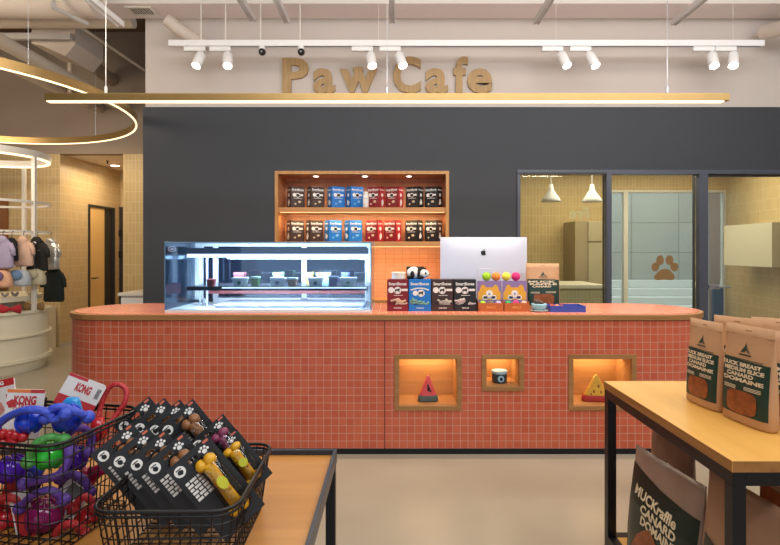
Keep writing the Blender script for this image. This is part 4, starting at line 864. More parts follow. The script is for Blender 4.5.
# ================================================================== ROUND DISPLAY STAND (left)
SC = Vector((-5.15, 6.55)); SR = .70
ds = thing('display_stand', 'round white display stand with lit ring top, hanging rings and curved cabinet', 'display stand', (SC.x, SC.y, 0))
def ring(bm, r0, r1, z0, z1, n=72): lathe(bm, [(r0,z0),(r1,z0),(r1,z1),(r0,z1),(r0,z0)], n, (SC.x, SC.y, 0))
zt = Z(140.5,5.87); zb_ = Z(147.5,5.87)
b = BM(); ring(b, SR-.03, SR, zb_, zt); tr_ = fin('top_ring', b, M['white_metal'], ds, smooth='auto')
b = BM(); ring(b, SR-.045, SR-.012, zb_-.02, zb_-.001); fin('light_strip', b, M['ledneutral'], tr_)
area('stand_light', (SC.x+.2, SC.y-.4, zb_-.05), (0,0,0), .9, .4, 7, WARM)
for z0, z1 in ((2.08, 2.11), (1.715, 1.74), (1.30, 1.325)):
    b = BM(); ring(b, SR-.02, SR, z0, z1); fin('hanging_ring' if z0 < 2 else 'middle_ring', b, M['white_metal'], ds, smooth='auto')
for a in (-.14, 1.57, 3.1, 4.4):
    r = SR-.01; x, y = SC.x+r*math.cos(a), SC.y+r*math.sin(a)
    b = BM(); box(b, x-.022, x+.022, y-.022, y+.022, .75, zb_); fin('post', b, M['white_metal'], ds, bevel=.003)
CR = .68; a_open0, a_open1 = math.radians(-100), math.radians(-41)
def cyl_wall(bm, r, z0, z1, a0, a1, th=.012, n=40):
    lathe(bm, [(r-th,z0),(r,z0),(r,z1),(r-th,z1),(r-th,z0)], n, (SC.x,SC.y,0), None, a0, a1)
b = BM(); cyl_wall(b, CR-.01, .09, .72, a_open1, a_open0+2*PI, .012, 60); fin('curved_panel', b, M['cream'], ds, smooth='auto')
b = BM(); cyl_wall(b, CR-.25, .09, .72, 0, 2*PI, .012, 60); fin('inner_drum', b, M['grey_lam'], ds, smooth='auto')
for z0, z1, r, nm in ((.72,.75,CR+.02,'top_board'), (.44,.462,CR+.025,'ledge'), (.13,.17,CR+.03,'ledge')):
    b = BM(); lathe(b, [(.0001,z0),(r,z0),(r,z1),(.0001,z1)], 72, (SC.x,SC.y,0)); fin(nm, b, M['cream'], ds, smooth='auto')
b = BM(); lathe(b, [(CR-.04,0),(CR+.005,.13)], 72, (SC.x,SC.y,0)); fin('plinth', b, M['cream'], ds, smooth='auto')
b = BM(); x, y = SC.x+(CR-.015)*math.cos(a_open1), SC.y+(CR-.015)*math.sin(a_open1); box(b, x-.012, x+.012, y-.012, y+.012, .17, .72); fin('door_edge', b, M['white_metal'], ds)
# low inner tier that carries the row of caps
b = BM(); lathe(b, [(.0001,.87),(.60,.87),(.60,.93),(.0001,.93)], 60, (SC.x,SC.y,0)); fin('upper_tray', b, M['cream'], ds, smooth='auto')
b = BM(); lathe(b, [(.40,.75),(.40,.87)], 60, (SC.x,SC.y,0)); fin('tray_support', b, M['grey_lam'], ds, smooth='auto')
def on_ring(px, r):
    best = min(((abs((SC.x+r*math.cos(a))/(SC.y+r*math.sin(a))*F+VX-px), a) for a in [math.radians(-75+k*.25) for k in range(440)]), key=lambda t: t[0])[1]
    return SC.x+r*math.cos(best), SC.y+r*math.sin(best), best
fab = lambda n, c, **k: mat(n, c, .85, var=.15, scale=25, bump=.4, **k)
def garment(px, zr, w, h, m, label, cat='pet coat', sleeves=True, hood=True, zipm=None, r=SR+.055, name='pet_coat', hang=.06, extra=None):
    x, y, a = on_ring(px, r); w *= 1.22; h *= 1.08; t = thing(name, label, cat, (x, y, zr), 0, group=None)
    top = -hang; b = BM()
    prof = [(top-h,0,w*.44,.035),(top-h*.93,0,w*.5,.045),(top-h*.6,0,w*.46,.05),(top-h*.35,0,w*.42,.045),(top-h*.18,0,w*.40,.04),(top-h*.05,0,w*.22,.03),(top,0,w*.15,.02)]
    loft(b, prof, 26, 2.6, crinkle=.004)
    if sleeves:
        for s in (-1,1): tube(b, [(s*w*.33,0,top-h*.2),(s*w*.50,-.01,top-h*.38),(s*w*.56,-.015,top-h*.58)], .03, 10, rs=[w*.12,w*.11,w*.085])
    fin('body', b, m, t, world=False, smooth=True)
    if hood:
        b = BM(); ball(b, (0,-.018,top-h*.08), w*.26, (1,.5,.9), 16); fin('hood', b, m, t, world=False, smooth=True)
    if zipm:
        b = BM(); tube(b, [(0,-.052,top-h*.2),(0,-.056,top-h*.6),(0,-.05,top-h*.92)], .004, 6)
        for s in (-1,1): tube(b, [(s*w*.12,-.05,top-h*.36),(s*w*.24,-.045,top-h*.37)], .004, 6)
        if name == 'pet_coat': ball(b, (0,-.058,top-h*.14), .028, (1,.3,.9), 12)
        fin('zip', b, zipm, t, world=False, smooth=True)
    b = BM(); tube(b, [(0,0,.0),(0.0,0,.012),(.012,0,.022),(.02,0,.012)], .0035, 6); tube(b, [(0,0,0),(0,0,top+.004),(-w*.3,0,top-h*.12)], .0035, 6); tube(b, [(0,0,top+.004),(w*.3,0,top-h*.12)], .0035, 6); fin('hanger', b, M['dark_frame'], t, world=False)
    return t
R1 = 1.70; 
garment(3, R1, .20, .33, fab('lavender_cloth','#a79bb5'), 'lavender grey pet coat hanging at the left edge of the photo')
garment(12.2, R1, .11, .25, fab('black_cloth','#17171b'), 'narrow black pet harness vest hanging beside the lavender coat', sleeves=False, hood=True, zipm=None)
garment(23.5, R1, .19, .31, fab('blush_cloth','#d0aa93'), 'blush pink pet coat hanging between black harness and black jacket')
garment(37.5, R1, .21, .37, fab('black_jacket','#1f1c19'), 'black hooded pet jacket with silver zip hanging on the stand', zipm=M['steel'])
M['silvercloth'] = mat('silver_cloth', '#c9c4bd', .3, .6, var=.6, scale=22, bump=1)  # strong tone mottling paints highlights into the silver cloth
garment(51, R1, .18, .36, M['silvercloth'], 'shiny silver pet coat hanging at the right end of the upper ring')
garment(54, 1.30, .22, .42, fab('green_black_cloth','#1a211c'), 'dark green-black pet sweater hanging right of the caps', hood=False, hang=.02)
def cap(px, z, crown, brim, label, rz=0):
    x, y, a = on_ring(px, SR+.07); t = thing('hat', label, 'cap', (x, y, z), rz, group='hats hanging on the stand')
    b = BM(); loft(b, [(-.22,0,.10,.06),(-.20,0,.115,.075),(-.12,0,.11,.08),(-.05,0,.085,.06),(-.02,0,.03,.02)], 26, 2.3); fin('crown', b, crown, t, world=False, smooth=True)
    b = BM(); ball(b, (0,-.085,-.085), .078, (1.0,.28,.78), 18); fin('brim', b, brim, t, world=False, smooth=True)
    b = BM(); tube(b, [(0,0,-.02),(0,0,.012),(.012,0,.022),(.02,0,.01)], .0035, 6); fin('hook', b, M['dark_frame'], t, world=False)
cap(2, 1.285, fab('peach_cap','#d8a583'), fab('plum_brim','#6d5678'), 'peach cap with plum brim at the left edge of the lower ring')
cap(20.5, 1.29, fab('grey_cap','#a9b0b8'), fab('blue_brim','#5f7c9c'), 'pale grey cap with slate blue brim on the lower ring')
cap(36, 1.29, fab('sage_cap','#b5ac90'), fab('sage_brim','#a39b80'), 'beige-green cap hanging right of the blue-brimmed cap')
# trinkets in the upper tray
for k, (px, c, lb) in enumerate(((5,'#8c8a88','grey'),(15,'#6b6a70','dark grey'),(30,'#bfae98','sand'),(39,'#d9d4c8','white'))):
    x, y, a = on_ring(px, .52); b = BM(); tube(b, [(.03*math.cos(q), .025*math.sin(q), .03+.016*math.sin(2*q)) for q in [2*PI*i/16 for i in range(16)]], .012, 8, True); o = fin('pet_collar', b, mat('collar_%d'%k, c, .5, var=.2), smooth=True); o.location = (x, y, .93); tag(o, lb+' curled pet collar lying in the small tray below the caps', 'collar', 'curled collars in the tray below the caps')
def bow(px, m, label, r=.655, s=1.0):
    x, y, a = on_ring(px, r); t = thing('bow_tie', label, 'bow tie', (x, y, .75), .35)
    for sg_ in (-1,1):
        b = BM(); loft(b, [(0,0,.03*s,.012),(.03*s,0,.045*s,.02),(.06*s,0,.03*s,.014)], 18, 2.2); 
        for v in b.verts:
            u = v.co.x/.045/s; v.co.z = .035*s+(v.co.z-.03*s)*(1.15+.55*sg_*u); v.co.x += sg_*.05*s
        fin('loop', b, m, t, world=False, smooth=True)
    b = BM(); ball(b, (0,-.004,.034*s), .016*s, (.9,1,1.3), 12); fin('knot', b, m, t, world=False, smooth=True)
bow(10.5, fab('crimson','#a3202c'), 'crimson bow tie lying on the cabinet top of the round stand', s=1.25)
bow(34, mat('bronze_cloth','#8a6a3e',.5,var=.2), 'bronze brown bow tie lying on the cabinet top of the round stand', s=1.25)
# coral board and glowing jamb behind the stand
b = BM(); box(b, -7.9, X(4.5,7.9), 7.9, 7.98, .9, Z(200,7.9)); tag(fin('wood_board', b, mat('brown_board','#8a5a38',.6), bevel=.003), 'brown board on the tiled wall at the far left edge', 'board')
cb2 = thing('low_cabinet', 'pale low cabinet standing behind the round stand beside the tiled wall', 'cabinet', (X(46,7.6), 7.7, 0))
b = BM(); box(b, X(20,7.5), X(56,7.95), 7.5, 7.95, 0, Z(310,7.5)); fin('body', b, M['cream'], cb2, bevel=.004)
b = BM(); box(b, X(22,7.5), X(55,7.95), 7.485, 7.5, .06, Z(312,7.5)); fin('door', b, M['white_metal'], cb2, bevel=.003)
# white knotted rope toy at the left edge, on a lower plinth
pl_ = thing('white_plinth', 'pale round plinth at the left edge below the white rope toy', 'plinth', (-3.9, 4.9, 0)) if 0 else None

# ================================================================== RIGHT TABLE
RTZ = .85; fy = (CAMZ-RTZ)*F/(381-VY); ny = (CAMZ-RTZ)*F/(461-VY); rx0 = X(604,fy); rx1 = 2.35
rt = thing('display_table', 'honey wood display table with black frame at the right front', 'table', (rx0+.5, (fy+ny)/2, 0))
th = .036
b = BM(); box(b, rx0, rx1, ny, fy, RTZ-th, RTZ); fin('tabletop', b, M['tableright'], rt, bevel=.0015)
b = BM(); box(b, rx0-.0008, rx0+.002, ny+.002, fy-.002, RTZ-th+.001, RTZ-.001); box(b, rx0+.002, rx1-.002, ny-.0008, ny+.002, RTZ-th+.001, RTZ-.001); fin('edge_band', b, M['woodedge'], rt)
fw = .042; fz0, fz1 = RTZ-th-.042, RTZ-th
b = BM(); box(b, rx0+.002, rx0+.002+fw, ny, fy, fz0, fz1); box(b, rx0+fw+.002, rx1, ny, ny+fw, fz0, fz1); box(b, rx0+fw+.002, rx1, fy-fw, fy, fz0, fz1); box(b, rx1-fw, rx1, ny+fw, fy-fw, fz0, fz1)
fin('frame', b, M['black_metal'], rt, bevel=.002)
for x in (rx0+.002, rx1-fw):
    for y in (ny, fy-fw): b = BM(); box(b, x, x+fw, y, y+fw, 0, fz0); fin('leg', b, M['black_metal'], rt, bevel=.002)
b = BM(); box(b, rx0+.002+fw, rx1-fw, ny+.0, ny+fw, .06, .10); box(b, rx0+.002+fw, rx1-fw, fy-fw, fy, .06, .10); box(b, rx0+.002, rx0+.002+fw, ny+fw, fy-fw, .06, .10); fin('lower_rail', b, M['black_metal'], rt, bevel=.002)
b = BM(); box(b, rx0+.046, rx1-fw, ny+.044, fy-.044, .065, .098); fin('lower_shelf', b, M['tableright'], rt)
# pouches on the table
def place(o, px, pyb, rz, tilt=0, z=RTZ):
    y = (CAMZ-z)*F/(pyb-VY); o.location = (X(px,y), y, z); o.rotation_euler = (tilt, 0, rz)
W, H = .205, .355
G_ = 'kraft treat pouches standing on the right table'
p0 = pouch('kraft treat pouch with green panel, leftmost and farthest one facing the aisle', W, H, .038, G_, ('DUCK BREAST','MEDIUM SLICE','CANARD','DOMAINE'))
def setp(o, x, y, rz, s=1, sz=1, lab_=None):
    o.location = (x, y, RTZ); o.rotation_euler = (0, 0, rz); o.scale = (s, 1, sz)
    if lab_: o['label'] = lab_
setp(p0, 1.305, 2.175, -1.50)
setp(dup(p0), 1.330, 1.945, -1.42, 1.1, 1.03, 'kraft treat pouch nearest the viewer with the large meat window')
setp(dup(p0), 1.475, 1.93, -.75, 1.05, .97, 'kraft treat pouch cut by the right photo edge, right of the nearest one')
setp(dup(p0), 1.455, 2.20, -1.1, 1, 1.03, 'kraft treat pouch in the back row, folded top visible over the leftmost two')
setp(dup(p0), 1.66, 2.24, -.7, 1, 1.0, 'kraft treat pouch farthest back at the right photo edge')
# big bags on the lower shelf
M['darkbag'] = mat('dark_green_film', '#16251f', .25, var=.2, scale=10, bump=.3); M['film_clear'] = mat('pinkish_film', '#93796a', .2, var=.35, scale=8, bump=.4); M['kraft_big'] = mat('kraft_film', '#9b755a', .4, var=.12, scale=8, bump=.4)
def big_bag(label, w, h, t, top, body, lines, lettm, kindn='treat bag', lay=None):
    T = thing('treat_bag', label, 'treat bag', group='large treat bags on the lower shelf'); p = 2.6
    prof = [(0,0,w*.45,t*.8),(h*.04,0,w*.49,t),(h*.3,0,w*.5,t),(h*.55,0,w*.5,t*.8),(h*.78,0,w*.49,t*.45),(h*.93,0,w*.49,t*.12),(h,0,w*.49,.003)]
    b = BM(); loft(b, prof, 44, p, crinkle=.003); H = fin('bag', b, top, T, world=False, smooth=True)
    if body: b = BM(); poly(b, [(-w*.475,h*.04),(w*.475,h*.04),(w*.475,h*.74),(0,h*.78),(-w*.475,h*.86)], -.001, 0); drape(b, prof, p, .002); fin('green_panel', b, body, H, world=False)
    b = BM()
    for s, x, z, sz, wd, tl in lines: add_text(b, s, x*w, z*h, sz, 0, .002, width=wd*w, tilt=tl)
    drape(b, prof, p, .005); fin('lettering', b, lettm, H, world=False)
    if body: b = BM(); blob(b, -.05*w, h*.2, w*.25, 0, 16, 1, jit=.2); drape(b, prof, p, .005); fin('window', b, M['meat'], H, world=False)
    return T
lz = .10
b1 = big_bag('dark green and clear treat bag at the left end of the lower shelf', .42, .51, .06, M['film_clear'], M['darkbag'], [('MUCKraffle',-.05,.60,.06,.62,.10),('CANARD',.03,.50,.05,.50,.08),('DOMAINE',.05,.41,.05,.50,.08)], M['print_cream'])
b1.location = (1.125, 2.18, lz); b1.rotation_euler = (-.03, .03, -1.38)
b2 = big_bag('large tan kraft treat bag reading meat beside the near table leg', .38, .58, .07, M['kraft_big'], None, [('meat',.12,.62,.085,.50,.3)], M['print_black'])
b2.location = (1.20, 1.775, lz); b2.rotation_euler = (-.02, 0, -1.45)
b = BM(); prof_ = [(0,0,.17,.056),(.023,0,.186,.07),(.174,0,.19,.07),(.319,0,.19,.056),(.452,0,.186,.0315)]; poly(b, [(-.15,.03),(.15,.03),(.15,.27),(.05,.30),(-.05,.33),(-.15,.36)], -.001, 0); drape(b, prof_, 2.6, .003); fin('green_panel', b, M['darkbag'], b2, world=False)
b3 = big_bag('clear-topped treat bag behind, between the dark green bag and the table frame', .28, .56, .05, M['film_clear'], None, [('MUCK',.0,.5,.06,.6,0)], M['print_cream']); b3.location = (1.26, 2.37, lz); b3.rotation_euler = (-.02, 0, -1.4)
b4 = big_bag('brown treat bag right of the near leg, under the table', .34, .60, .07, M['kraft_big'], M['meat'], [('meat',.0,.8,.06,.5,0)], M['print_black']); b4.location = (1.50, 1.86, lz); b4.rotation_euler = (-.03, 0, -.9)
b5 = big_bag('brown treat bag at the right photo edge under the table', .34, .58, .06, M['kraft_big'], None, [('meat',.0,.7,.06,.5,0)], M['print_black']); b5.location = (1.78, 2.10, lz); b5.rotation_euler = (-.03, 0, -.5)

# ================================================================== LEFT TABLE
LTZ = .757; lx1 = -.2076; ly1 = 1.895; lx0 = -1.75; ly0 = .62; lipz = .775
lt = thing('display_table', 'amber wood table with raised black metal lip at the left front', 'table', (lx1-.6, 1.3, 0))
b = BM(); box(b, lx0+.012, lx1-.012, ly0+.012, ly1-.012, LTZ-.02, LTZ); fin('tabletop', b, M['tabletop'], lt)
b = BM(); t = .012
for q in ((lx1-t, lx1, ly0, ly1), (lx0, lx0+t, ly0, ly1), (lx0+t, lx1-t, ly1-t, ly1), (lx0+t, lx1-t, ly0, ly0+t)): box(b, *q, LTZ-.028, lipz)
fin('lip', b, M['lip'], lt, bevel=.001)
for x in (lx0+.002, lx1-.037):
    for y in (ly0+.002, ly1-.037): b = BM(); box(b, x, x+.034, y, y+.034, 0, LTZ-.028); fin('leg', b, M['black_metal'], lt, bevel=.001)
b = BM(); box(b, lx0+.04, lx1-.04, ly1-.035, ly1-.012, LTZ-.055, LTZ-.028); box(b, lx1-.035, lx1-.014, ly0+.04, ly1-.04, LTZ-.055, LTZ-.028); fin('frame', b, M['black_metal'], lt)

# wire baskets
def rrect(x0, x1, y0, y1, r, n=6):
    pts = []
    for cx_, cy_, a0 in ((x1-r,y0+r,-PI/2),(x1-r,y1-r,0),(x0+r,y1-r,PI/2),(x0+r,y0+r,PI)):
        for i in range(n+1): a = a0+PI/2*i/n; pts.append((cx_+r*math.cos(a), cy_+r*math.sin(a)))
    return pts
def wire_basket(label, w, d, h, step, rows_, taper, loc, rz, rim=.0045):
    t = thing('wire_basket', label, 'basket', loc, rz)
    top = rrect(-w/2, w/2, -d/2, d/2, .05); bot = rrect(-w/2+taper, w/2-taper, -d/2+taper, d/2-taper, .04)
    b = BM(); tube(b, [(x,y,h) for x,y in top], rim, 8, True); tube(b, [(x,y,h-.011) for x,y in top], rim*.7, 8, True); fin('rim', b, M['black_metal'], t, world=False, smooth=True)
    b = BM(); k = .0017
    for i in range(rows_): f = i/rows_; tube(b, [(bx+(tx-bx)*f, by+(ty_-by)*f, .003+(h-.003)*f) for (tx,ty_),(bx,by) in zip(top,bot)], k, 5, True)
    n = len(top); per = [0]
    for i in range(n): per.append(per[-1]+math.dist(top[i], top[(i+1)%n]))
    m = round(per[-1]/step)
    for j in range(m):
        s = per[-1]*j/m; i = max(q for q in range(n) if per[q] <= s); f = (s-per[i])/(per[i+1]-per[i]+1e-9)
        T_ = [top[i][c]+(top[(i+1)%n][c]-top[i][c])*f for c in (0,1)]; B_ = [bot[i][c]+(bot[(i+1)%n][c]-bot[i][c])*f for c in (0,1)]
        tube(b, [(T_[0],T_[1],h), (B_[0],B_[1],.003)], k, 5)
    a0, a1 = -w/2+taper+.02, w/2-taper-.02; c0, c1 = -d/2+taper, d/2-taper
    nx_ = round((a1-a0)/step)
    for i in range(nx_+1): x = a0+(a1-a0)*i/nx_; tube(b, [(x,c0,.003),(x,c1,.003)], k, 5)
    ny_ = round((c1-c0)/step)
    for i in range(1,ny_): y = c0+(c1-c0)*i/ny_; tube(b, [(a0-.02,y,.0045),(a1+.02,y,.0045)], k, 5)
    fin('wire_mesh', b, M['black_metal'], t, world=False)
    for s in (-1,1):
        b = BM(); box(b, s*w*.18-.006, s*w*.18+.006, d/2-.008, d/2+.008, h-.018, h+.012); fin('clip', b, M['black_plastic'], t, world=False, bevel=.002)
    return t
B1 = wire_basket('black wire basket holding the black carded bone toys', .325, .40, .165, .024, 5, .022, (-.518, 1.345, LTZ+.001), .02)
B2 = wire_basket('taller black wire basket full of rope toys and packs at the far left', .50, .32, .275, .03, 7, .02, (-1.02, 1.43, LTZ+.001), -.18)

# carded bone toys
M['card_black'] = mat('card_black', '#1b1b1d', .45, var=.08, scale=20); M['card_edge'] = mat('card_print_grey', '#55504c', .5)
M['bone_yellow'] = mat('bone_yellow', '#d8a01f', .35, var=.1, scale=50, bump=.3); M['bone_plum'] = mat('bone_plum', '#7d3453', .35, var=.1, scale=50, bump=.3); M['bone_brown'] = mat('bone_brown', '#8a5a34', .35, var=.1, scale=50)
CW, CH = .118, .225
def card_toy(kind_m, label):
    t = thing('carded_bone_toy', label, 'dog toy', group='carded bone toys in the wire basket')
    # local: x along top edge, z up (0 at top), face towards -y; outline with a hang slot
    b = BM()
    sl0, sl1, sz0, sz1 = CW*.40, CW*.60, -.026, -.016
    out = [(0,-.004),(.004,0),(CW-.004,0),(CW,-.004),(CW,-CH),(0,-CH)]
    xs_ = [0, sl0, sl1, CW]; zz = [0, sz1, sz0, -CH]
    for i in range(3):
        for j in range(3):
            if i == 1 and j == 1: continue
            box(b, xs_[i], xs_[i+1], 0, .0012, zz[j+1], zz[j])
    H = fin('card', b, M['card_black'], t, world=False)
    b = BM(); disc(b, .021, -.024, .0135, -.0003, 24); disc(b, CW-.028, -.024, .006, -.0003, 12)
    for dx, dz in ((-.009,.009),(-.002,.013),(.006,.011),(.010,.004)): disc(b, CW-.028+dx, -.026+dz, .0033, -.0003, 10)
    for i in range(6):
        xx = .012
        for wd in ([.014,.010,.012] if i % 2 else [.009,.016,.010]): rect(b, xx, xx+wd, -.062-i*.0095, -.0555-i*.0095, -.0003); xx += wd+.003
    fin('print', b, M['print_white'], H, world=False)
    b = BM(); blob(b, .021, -.026, .006, -.0012, 10); rect(b, .014, .028, -.019, -.0165, -.0012); fin('logo_mark', b, M['print_black'], H, world=False)
    b = BM(); rect(b, CW-.020, CW-.006, -.009, -.003, -.0003); fin('red_mark', b, mat('card_red_mark','#c8664c',.5), H, world=False)
    if kind_m:
        b = BM(); bx_ = CW*.66; p0_, p1_ = Vector((bx_,-.018,-.050)), Vector((bx_-.005,-.018,-.175))
        tube(b, [p0_, p0_.lerp(p1_,.2), p0_.lerp(p1_,.5), p0_.lerp(p1_,.8), p1_], .01, 14, rs=[.016,.0145,.0135,.0145,.016])
        for q in (p0_, p1_):
            for s in (-1,1): ball(b, q+Vector((s*.011,0,.004 if q is p0_ else -.004)), .016, n=14)
        for k in range(14): ball(b, p0_.lerp(p1_, .1+.06*k)+Vector((random.uniform(-.010,.010),-.011,0)), .0042, n=6)
        fin('bone', b, kind_m, t, world=False, smooth=True)
        b = BM(); loft(b, [(-.196,bx_,.020,.004),(-.190,bx_,.030,.022),(-.16,bx_,.029,.032),(-.075,bx_,.027,.032),(-.035,bx_,.030,.022),(-.028,bx_,.020,.004)], 24, 3, c=(0,-.006,0)); fin('blister', b, M['plastic_clear'], t, world=False, smooth=True)
        if kind_m is M['bone_brown']: return t
        b = BM(); poly(b, [(bx_+.003+.012*math.cos(2*PI*i/16), -.105+.017*math.sin(2*PI*i/16)) for i in range(16)], -.040, -.039); fin('round_sticker', b, mat('lime_sticker','#c9c62f',.4) if kind_m is M['bone_yellow'] else M['print_white'], t, world=False)
    return t
cards = {'y': card_toy(M['bone_yellow'], 'x'), 'p': card_toy(M['bone_plum'], 'x'), 'b': card_toy(M['bone_brown'], 'x')}
usedc = set()
def put_card(k, px, py, y, label, yaw=.35, roll=-.64, lean=-.20):
    o = cards[k] if k not in usedc else dup(cards[k]); usedc.add(k); o.location = (X(px,y), y, Z(py,y)); o['label'] = label
    R_ = Matrix.Rotation(yaw, 3, 'Z') @ Matrix.Rotation(lean, 3, 'X') @ Matrix.Rotation(roll, 3, 'Y'); o.rotation_euler = R_.to_euler(); o.scale = (1, 1, .70 if 'far right corner' in label else .82 if 'plum' in label else 1); return o
fr_ = [(90,455),(106,460.5),(123,463.5),(141,467),(166,471)]
lbf = ['leftmost card of the front row of black carded toys','second card from the left in the front row','middle card of the front row of black carded toys','fourth card of the front row, partly under the yellow bone card','front card showing a yellow bone toy in a clear blister']
for k, (px, py) in enumerate(fr_): put_card('b' if k < 4 else 'y', px, py, 1.340-.024*k, 'black toy card, '+lbf[k])
bk_ = [(112,425,'b','first from the left in the back row'),(127.5,427,'b','second from the left in the back row'),(142.5,429,'b','third from the left in the back row'),(155.5,429,'b','fourth from the left in the back row'),(186,445,'p','showing a plum bone toy behind the front yellow one'),(199,461,'y','with a yellow bone toy at the far right corner of the basket')]
for k, (px, py, c, lb_) in enumerate(bk_): put_card(c, px, py, 1.485-.024*k, 'black toy card, '+lb_)

# rope toys and packs in the left basket
M['rope_blue'] = mat('rope_blue','#3a50c0',.5,var=.35,scale=70,bump=.5); M['rope_purple'] = mat('rope_purple','#5a3a94',.5,var=.35,scale=70,bump=.5); M['rope_green'] = mat('rope_green','#4d9a4a',.5,var=.35,scale=70,bump=.5); M['rope_red'] = mat('rope_red','#b52a30',.5,var=.15,scale=90,bump=.5)
M['rub_blue'] = mat('rubber_blue','#1f3fc4',.15,var=.2); M['rub_purple'] = mat('rubber_purple','#4a1f9c',.15,var=.2); M['rub_green'] = mat('rubber_green','#2fae34',.15,var=.2); M['rub_cyan'] = mat('plastic_cyan','#2f8fd0',.2); M['rub_magenta'] = mat('rubber_magenta','#7a1850',.15,var=.3); M['rub_red'] = mat('rubber_red','#b01f26',.2,var=.15)
def at(px, py, y): return Vector((X(px,y), y, Z(py,y)))
def P3(l): return [tuple(at(*q)) for q in l]
def smooth_pts(pts, k=5):
    pts = [Vector(p) for p in pts]; out = []
    for i in range(len(pts)-1):
        p0_ = pts[max(0,i-1)]; p1_ = pts[i]; p2_ = pts[i+1]; p3_ = pts[min(len(pts)-1,i+2)]
        for j in range(k):
            t = j/k; out.append(.5*((2*p1_)+(-p0_+p2_)*t+(2*p0_-5*p1_+4*p2_-p3_)*t*t+(-p0_+3*p1_-3*p2_+p3_)*t**3))
    return out+[pts[-1]]
def rope_toy(px, py, y, r, mb, mr, rope_pts, label, rr=.010):
    c = at(px, py, y); t = thing('rope_ball_toy', label, 'dog toy', tuple(c))
    b = BM(); ball(b, c, r, (1,1,.95), 22)
    for k in range(6):
        a = k*PI/3; tube(b, [c+Vector((math.cos(a)*math.sin(q), math.sin(a)*math.sin(q), math.cos(q)))*r*1.01 for q in [.3+i*.25 for i in range(11)]], .003, 6)
    fin('ball', b, mb, t, smooth=True)
    b = BM(); q = smooth_pts(P3(rope_pts)); tube(b, q, rr, 10)
    for e in (q[0], q[-1]): ball(b, e, rr*1.7, n=12)
    fin('rope', b, mr, t, smooth=True); return t
rope_toy(30, 420, 1.36, .034, M['rub_blue'], M['rope_blue'], [(-6,428,1.34),(8,417,1.33),(26,410,1.315),(44,411,1.32),(54,420,1.33),(66,414,1.33)], 'blue spiky ball with blue rope, left one on top of the toy basket')
rope_toy(67, 418, 1.375, .036, M['rub_blue'], M['rope_blue'], [(46,418,1.33),(52,409,1.33),(62,407,1.335),(76,412,1.34),(88,417,1.37)], 'blue ball with knotted blue rope, right one on top of the toy basket')
rope_toy(50, 455, 1.36, .036, M['rub_green'], M['rope_green'], [(28,462,1.325),(33,447,1.32),(42,440,1.32),(52,437,1.33),(64,440,1.35)], 'green ball with green rope pressed against the basket front')
rope_toy(12, 469, 1.40, .036, M['rub_purple'], M['rope_purple'], [(24,484,1.335),(40,480,1.32),(56,476,1.32),(66,466,1.33),(70,452,1.34)], 'purple ball with long purple rope at the left of the basket')
rope_toy(76, 458, 1.46, .032, M['rub_purple'], M['rope_purple'], [(62,448,1.38),(70,432,1.39),(82,428,1.42),(92,436,1.45),(88,452,1.44)], 'purple ball with purple rope in the right rear of the basket')
rope_toy(45, 515, 1.38, .046, M['rub_magenta'], M['rope_purple'], [(20,508,1.36),(32,496,1.335),(50,490,1.33),(64,500,1.35)], 'dark magenta ball low in the basket behind the wires')
rope_toy(88, 520, 1.44, .036, M['rub_red'], M['rope_red'], [(74,508,1.41),(84,496,1.40),(95,505,1.42)], 'dark red ball low at the right corner of the basket')
rope_toy(8, 520, 1.42, .042, M['rub_red'], M['rope_red'], [(-10,505,1.38),(4,498,1.37),(18,500,1.37),(26,512,1.38)], 'dark red ball at the lower left of the toy basket')
rope_toy(66, 538, 1.40, .040, M['rub_magenta'], M['rope_red'], [(50,545,1.36),(60,528,1.35),(74,524,1.35),(84,534,1.37)], 'magenta ball near the bottom of the toy basket')
rope_toy(72, 488, 1.47, .034, mat('rubber_plum','#3d1550',.15,var=.2), M['rope_purple'], [(60,478,1.42),(72,474,1.42),(84,480,1.43),(90,492,1.44)], 'plum ball behind the printed card in the toy basket')
rope_toy(28, 480, 1.50, .038, mat('rubber_dark_blue','#151d6c',.15,var=.2), M['rope_blue'], [(10,478,1.46),(22,468,1.45),(38,470,1.45)], 'dark blue ball deep in the middle of the toy basket')
for k, (px, py, y, c_, lb_) in enumerate(((30,530,1.52,'#571218','dark red'),(100,470,1.50,'#a31f4a','pink'),(92,548,1.48,'#3a2016','brown'),(20,555,1.44,'#2a1434','dark violet'),(0,545,1.50,'#4a1a14','rust'))):
    c = at(px, py, y); b = BM(); tube(b, [c+Vector((-.035,0,-.02)), c, c+Vector((.035,0,.022))], .018, 14, rs=[.026,.017,.026]); ball(b, c+Vector((-.037,0,-.022)), .030, n=14); ball(b, c+Vector((.037,0,.024)), .030, n=14)
    tag(fin('rubber_chew', b, mat('chew_%d'%k, c_, .25, var=.2), smooth=True), lb_+' dumbbell-shaped rubber chew low in the toy basket', 'dog toy', 'rubber chews in the toy basket')
c = at(12, 437, 1.345); b = BM()
for k in range(8): ball(b, c+Vector((random.uniform(-.03,.03), random.uniform(-.01,.012), random.uniform(-.018,.018))), .013, n=12)
tag(fin('red_chew_toy', b, M['rub_red'], smooth=True), 'knobbly red chew toy at the left inside the basket rim', 'dog toy')
rl_ = thing('red_rope_leash', 'red rope looping up over the back right of the toy basket', 'rope', tuple(at(104,420,1.52)))
b = BM(); tube(b, smooth_pts(P3([(90,436,1.49),(97,420,1.50),(103,400,1.52),(110,387,1.53),(119,384.5,1.53),(126,390,1.53),(125,402,1.52),(117,414,1.51),(108,427,1.49),(101,440,1.48)])), .0072, 10); fin('rope', b, M['rope_red'], rl_, smooth=True)
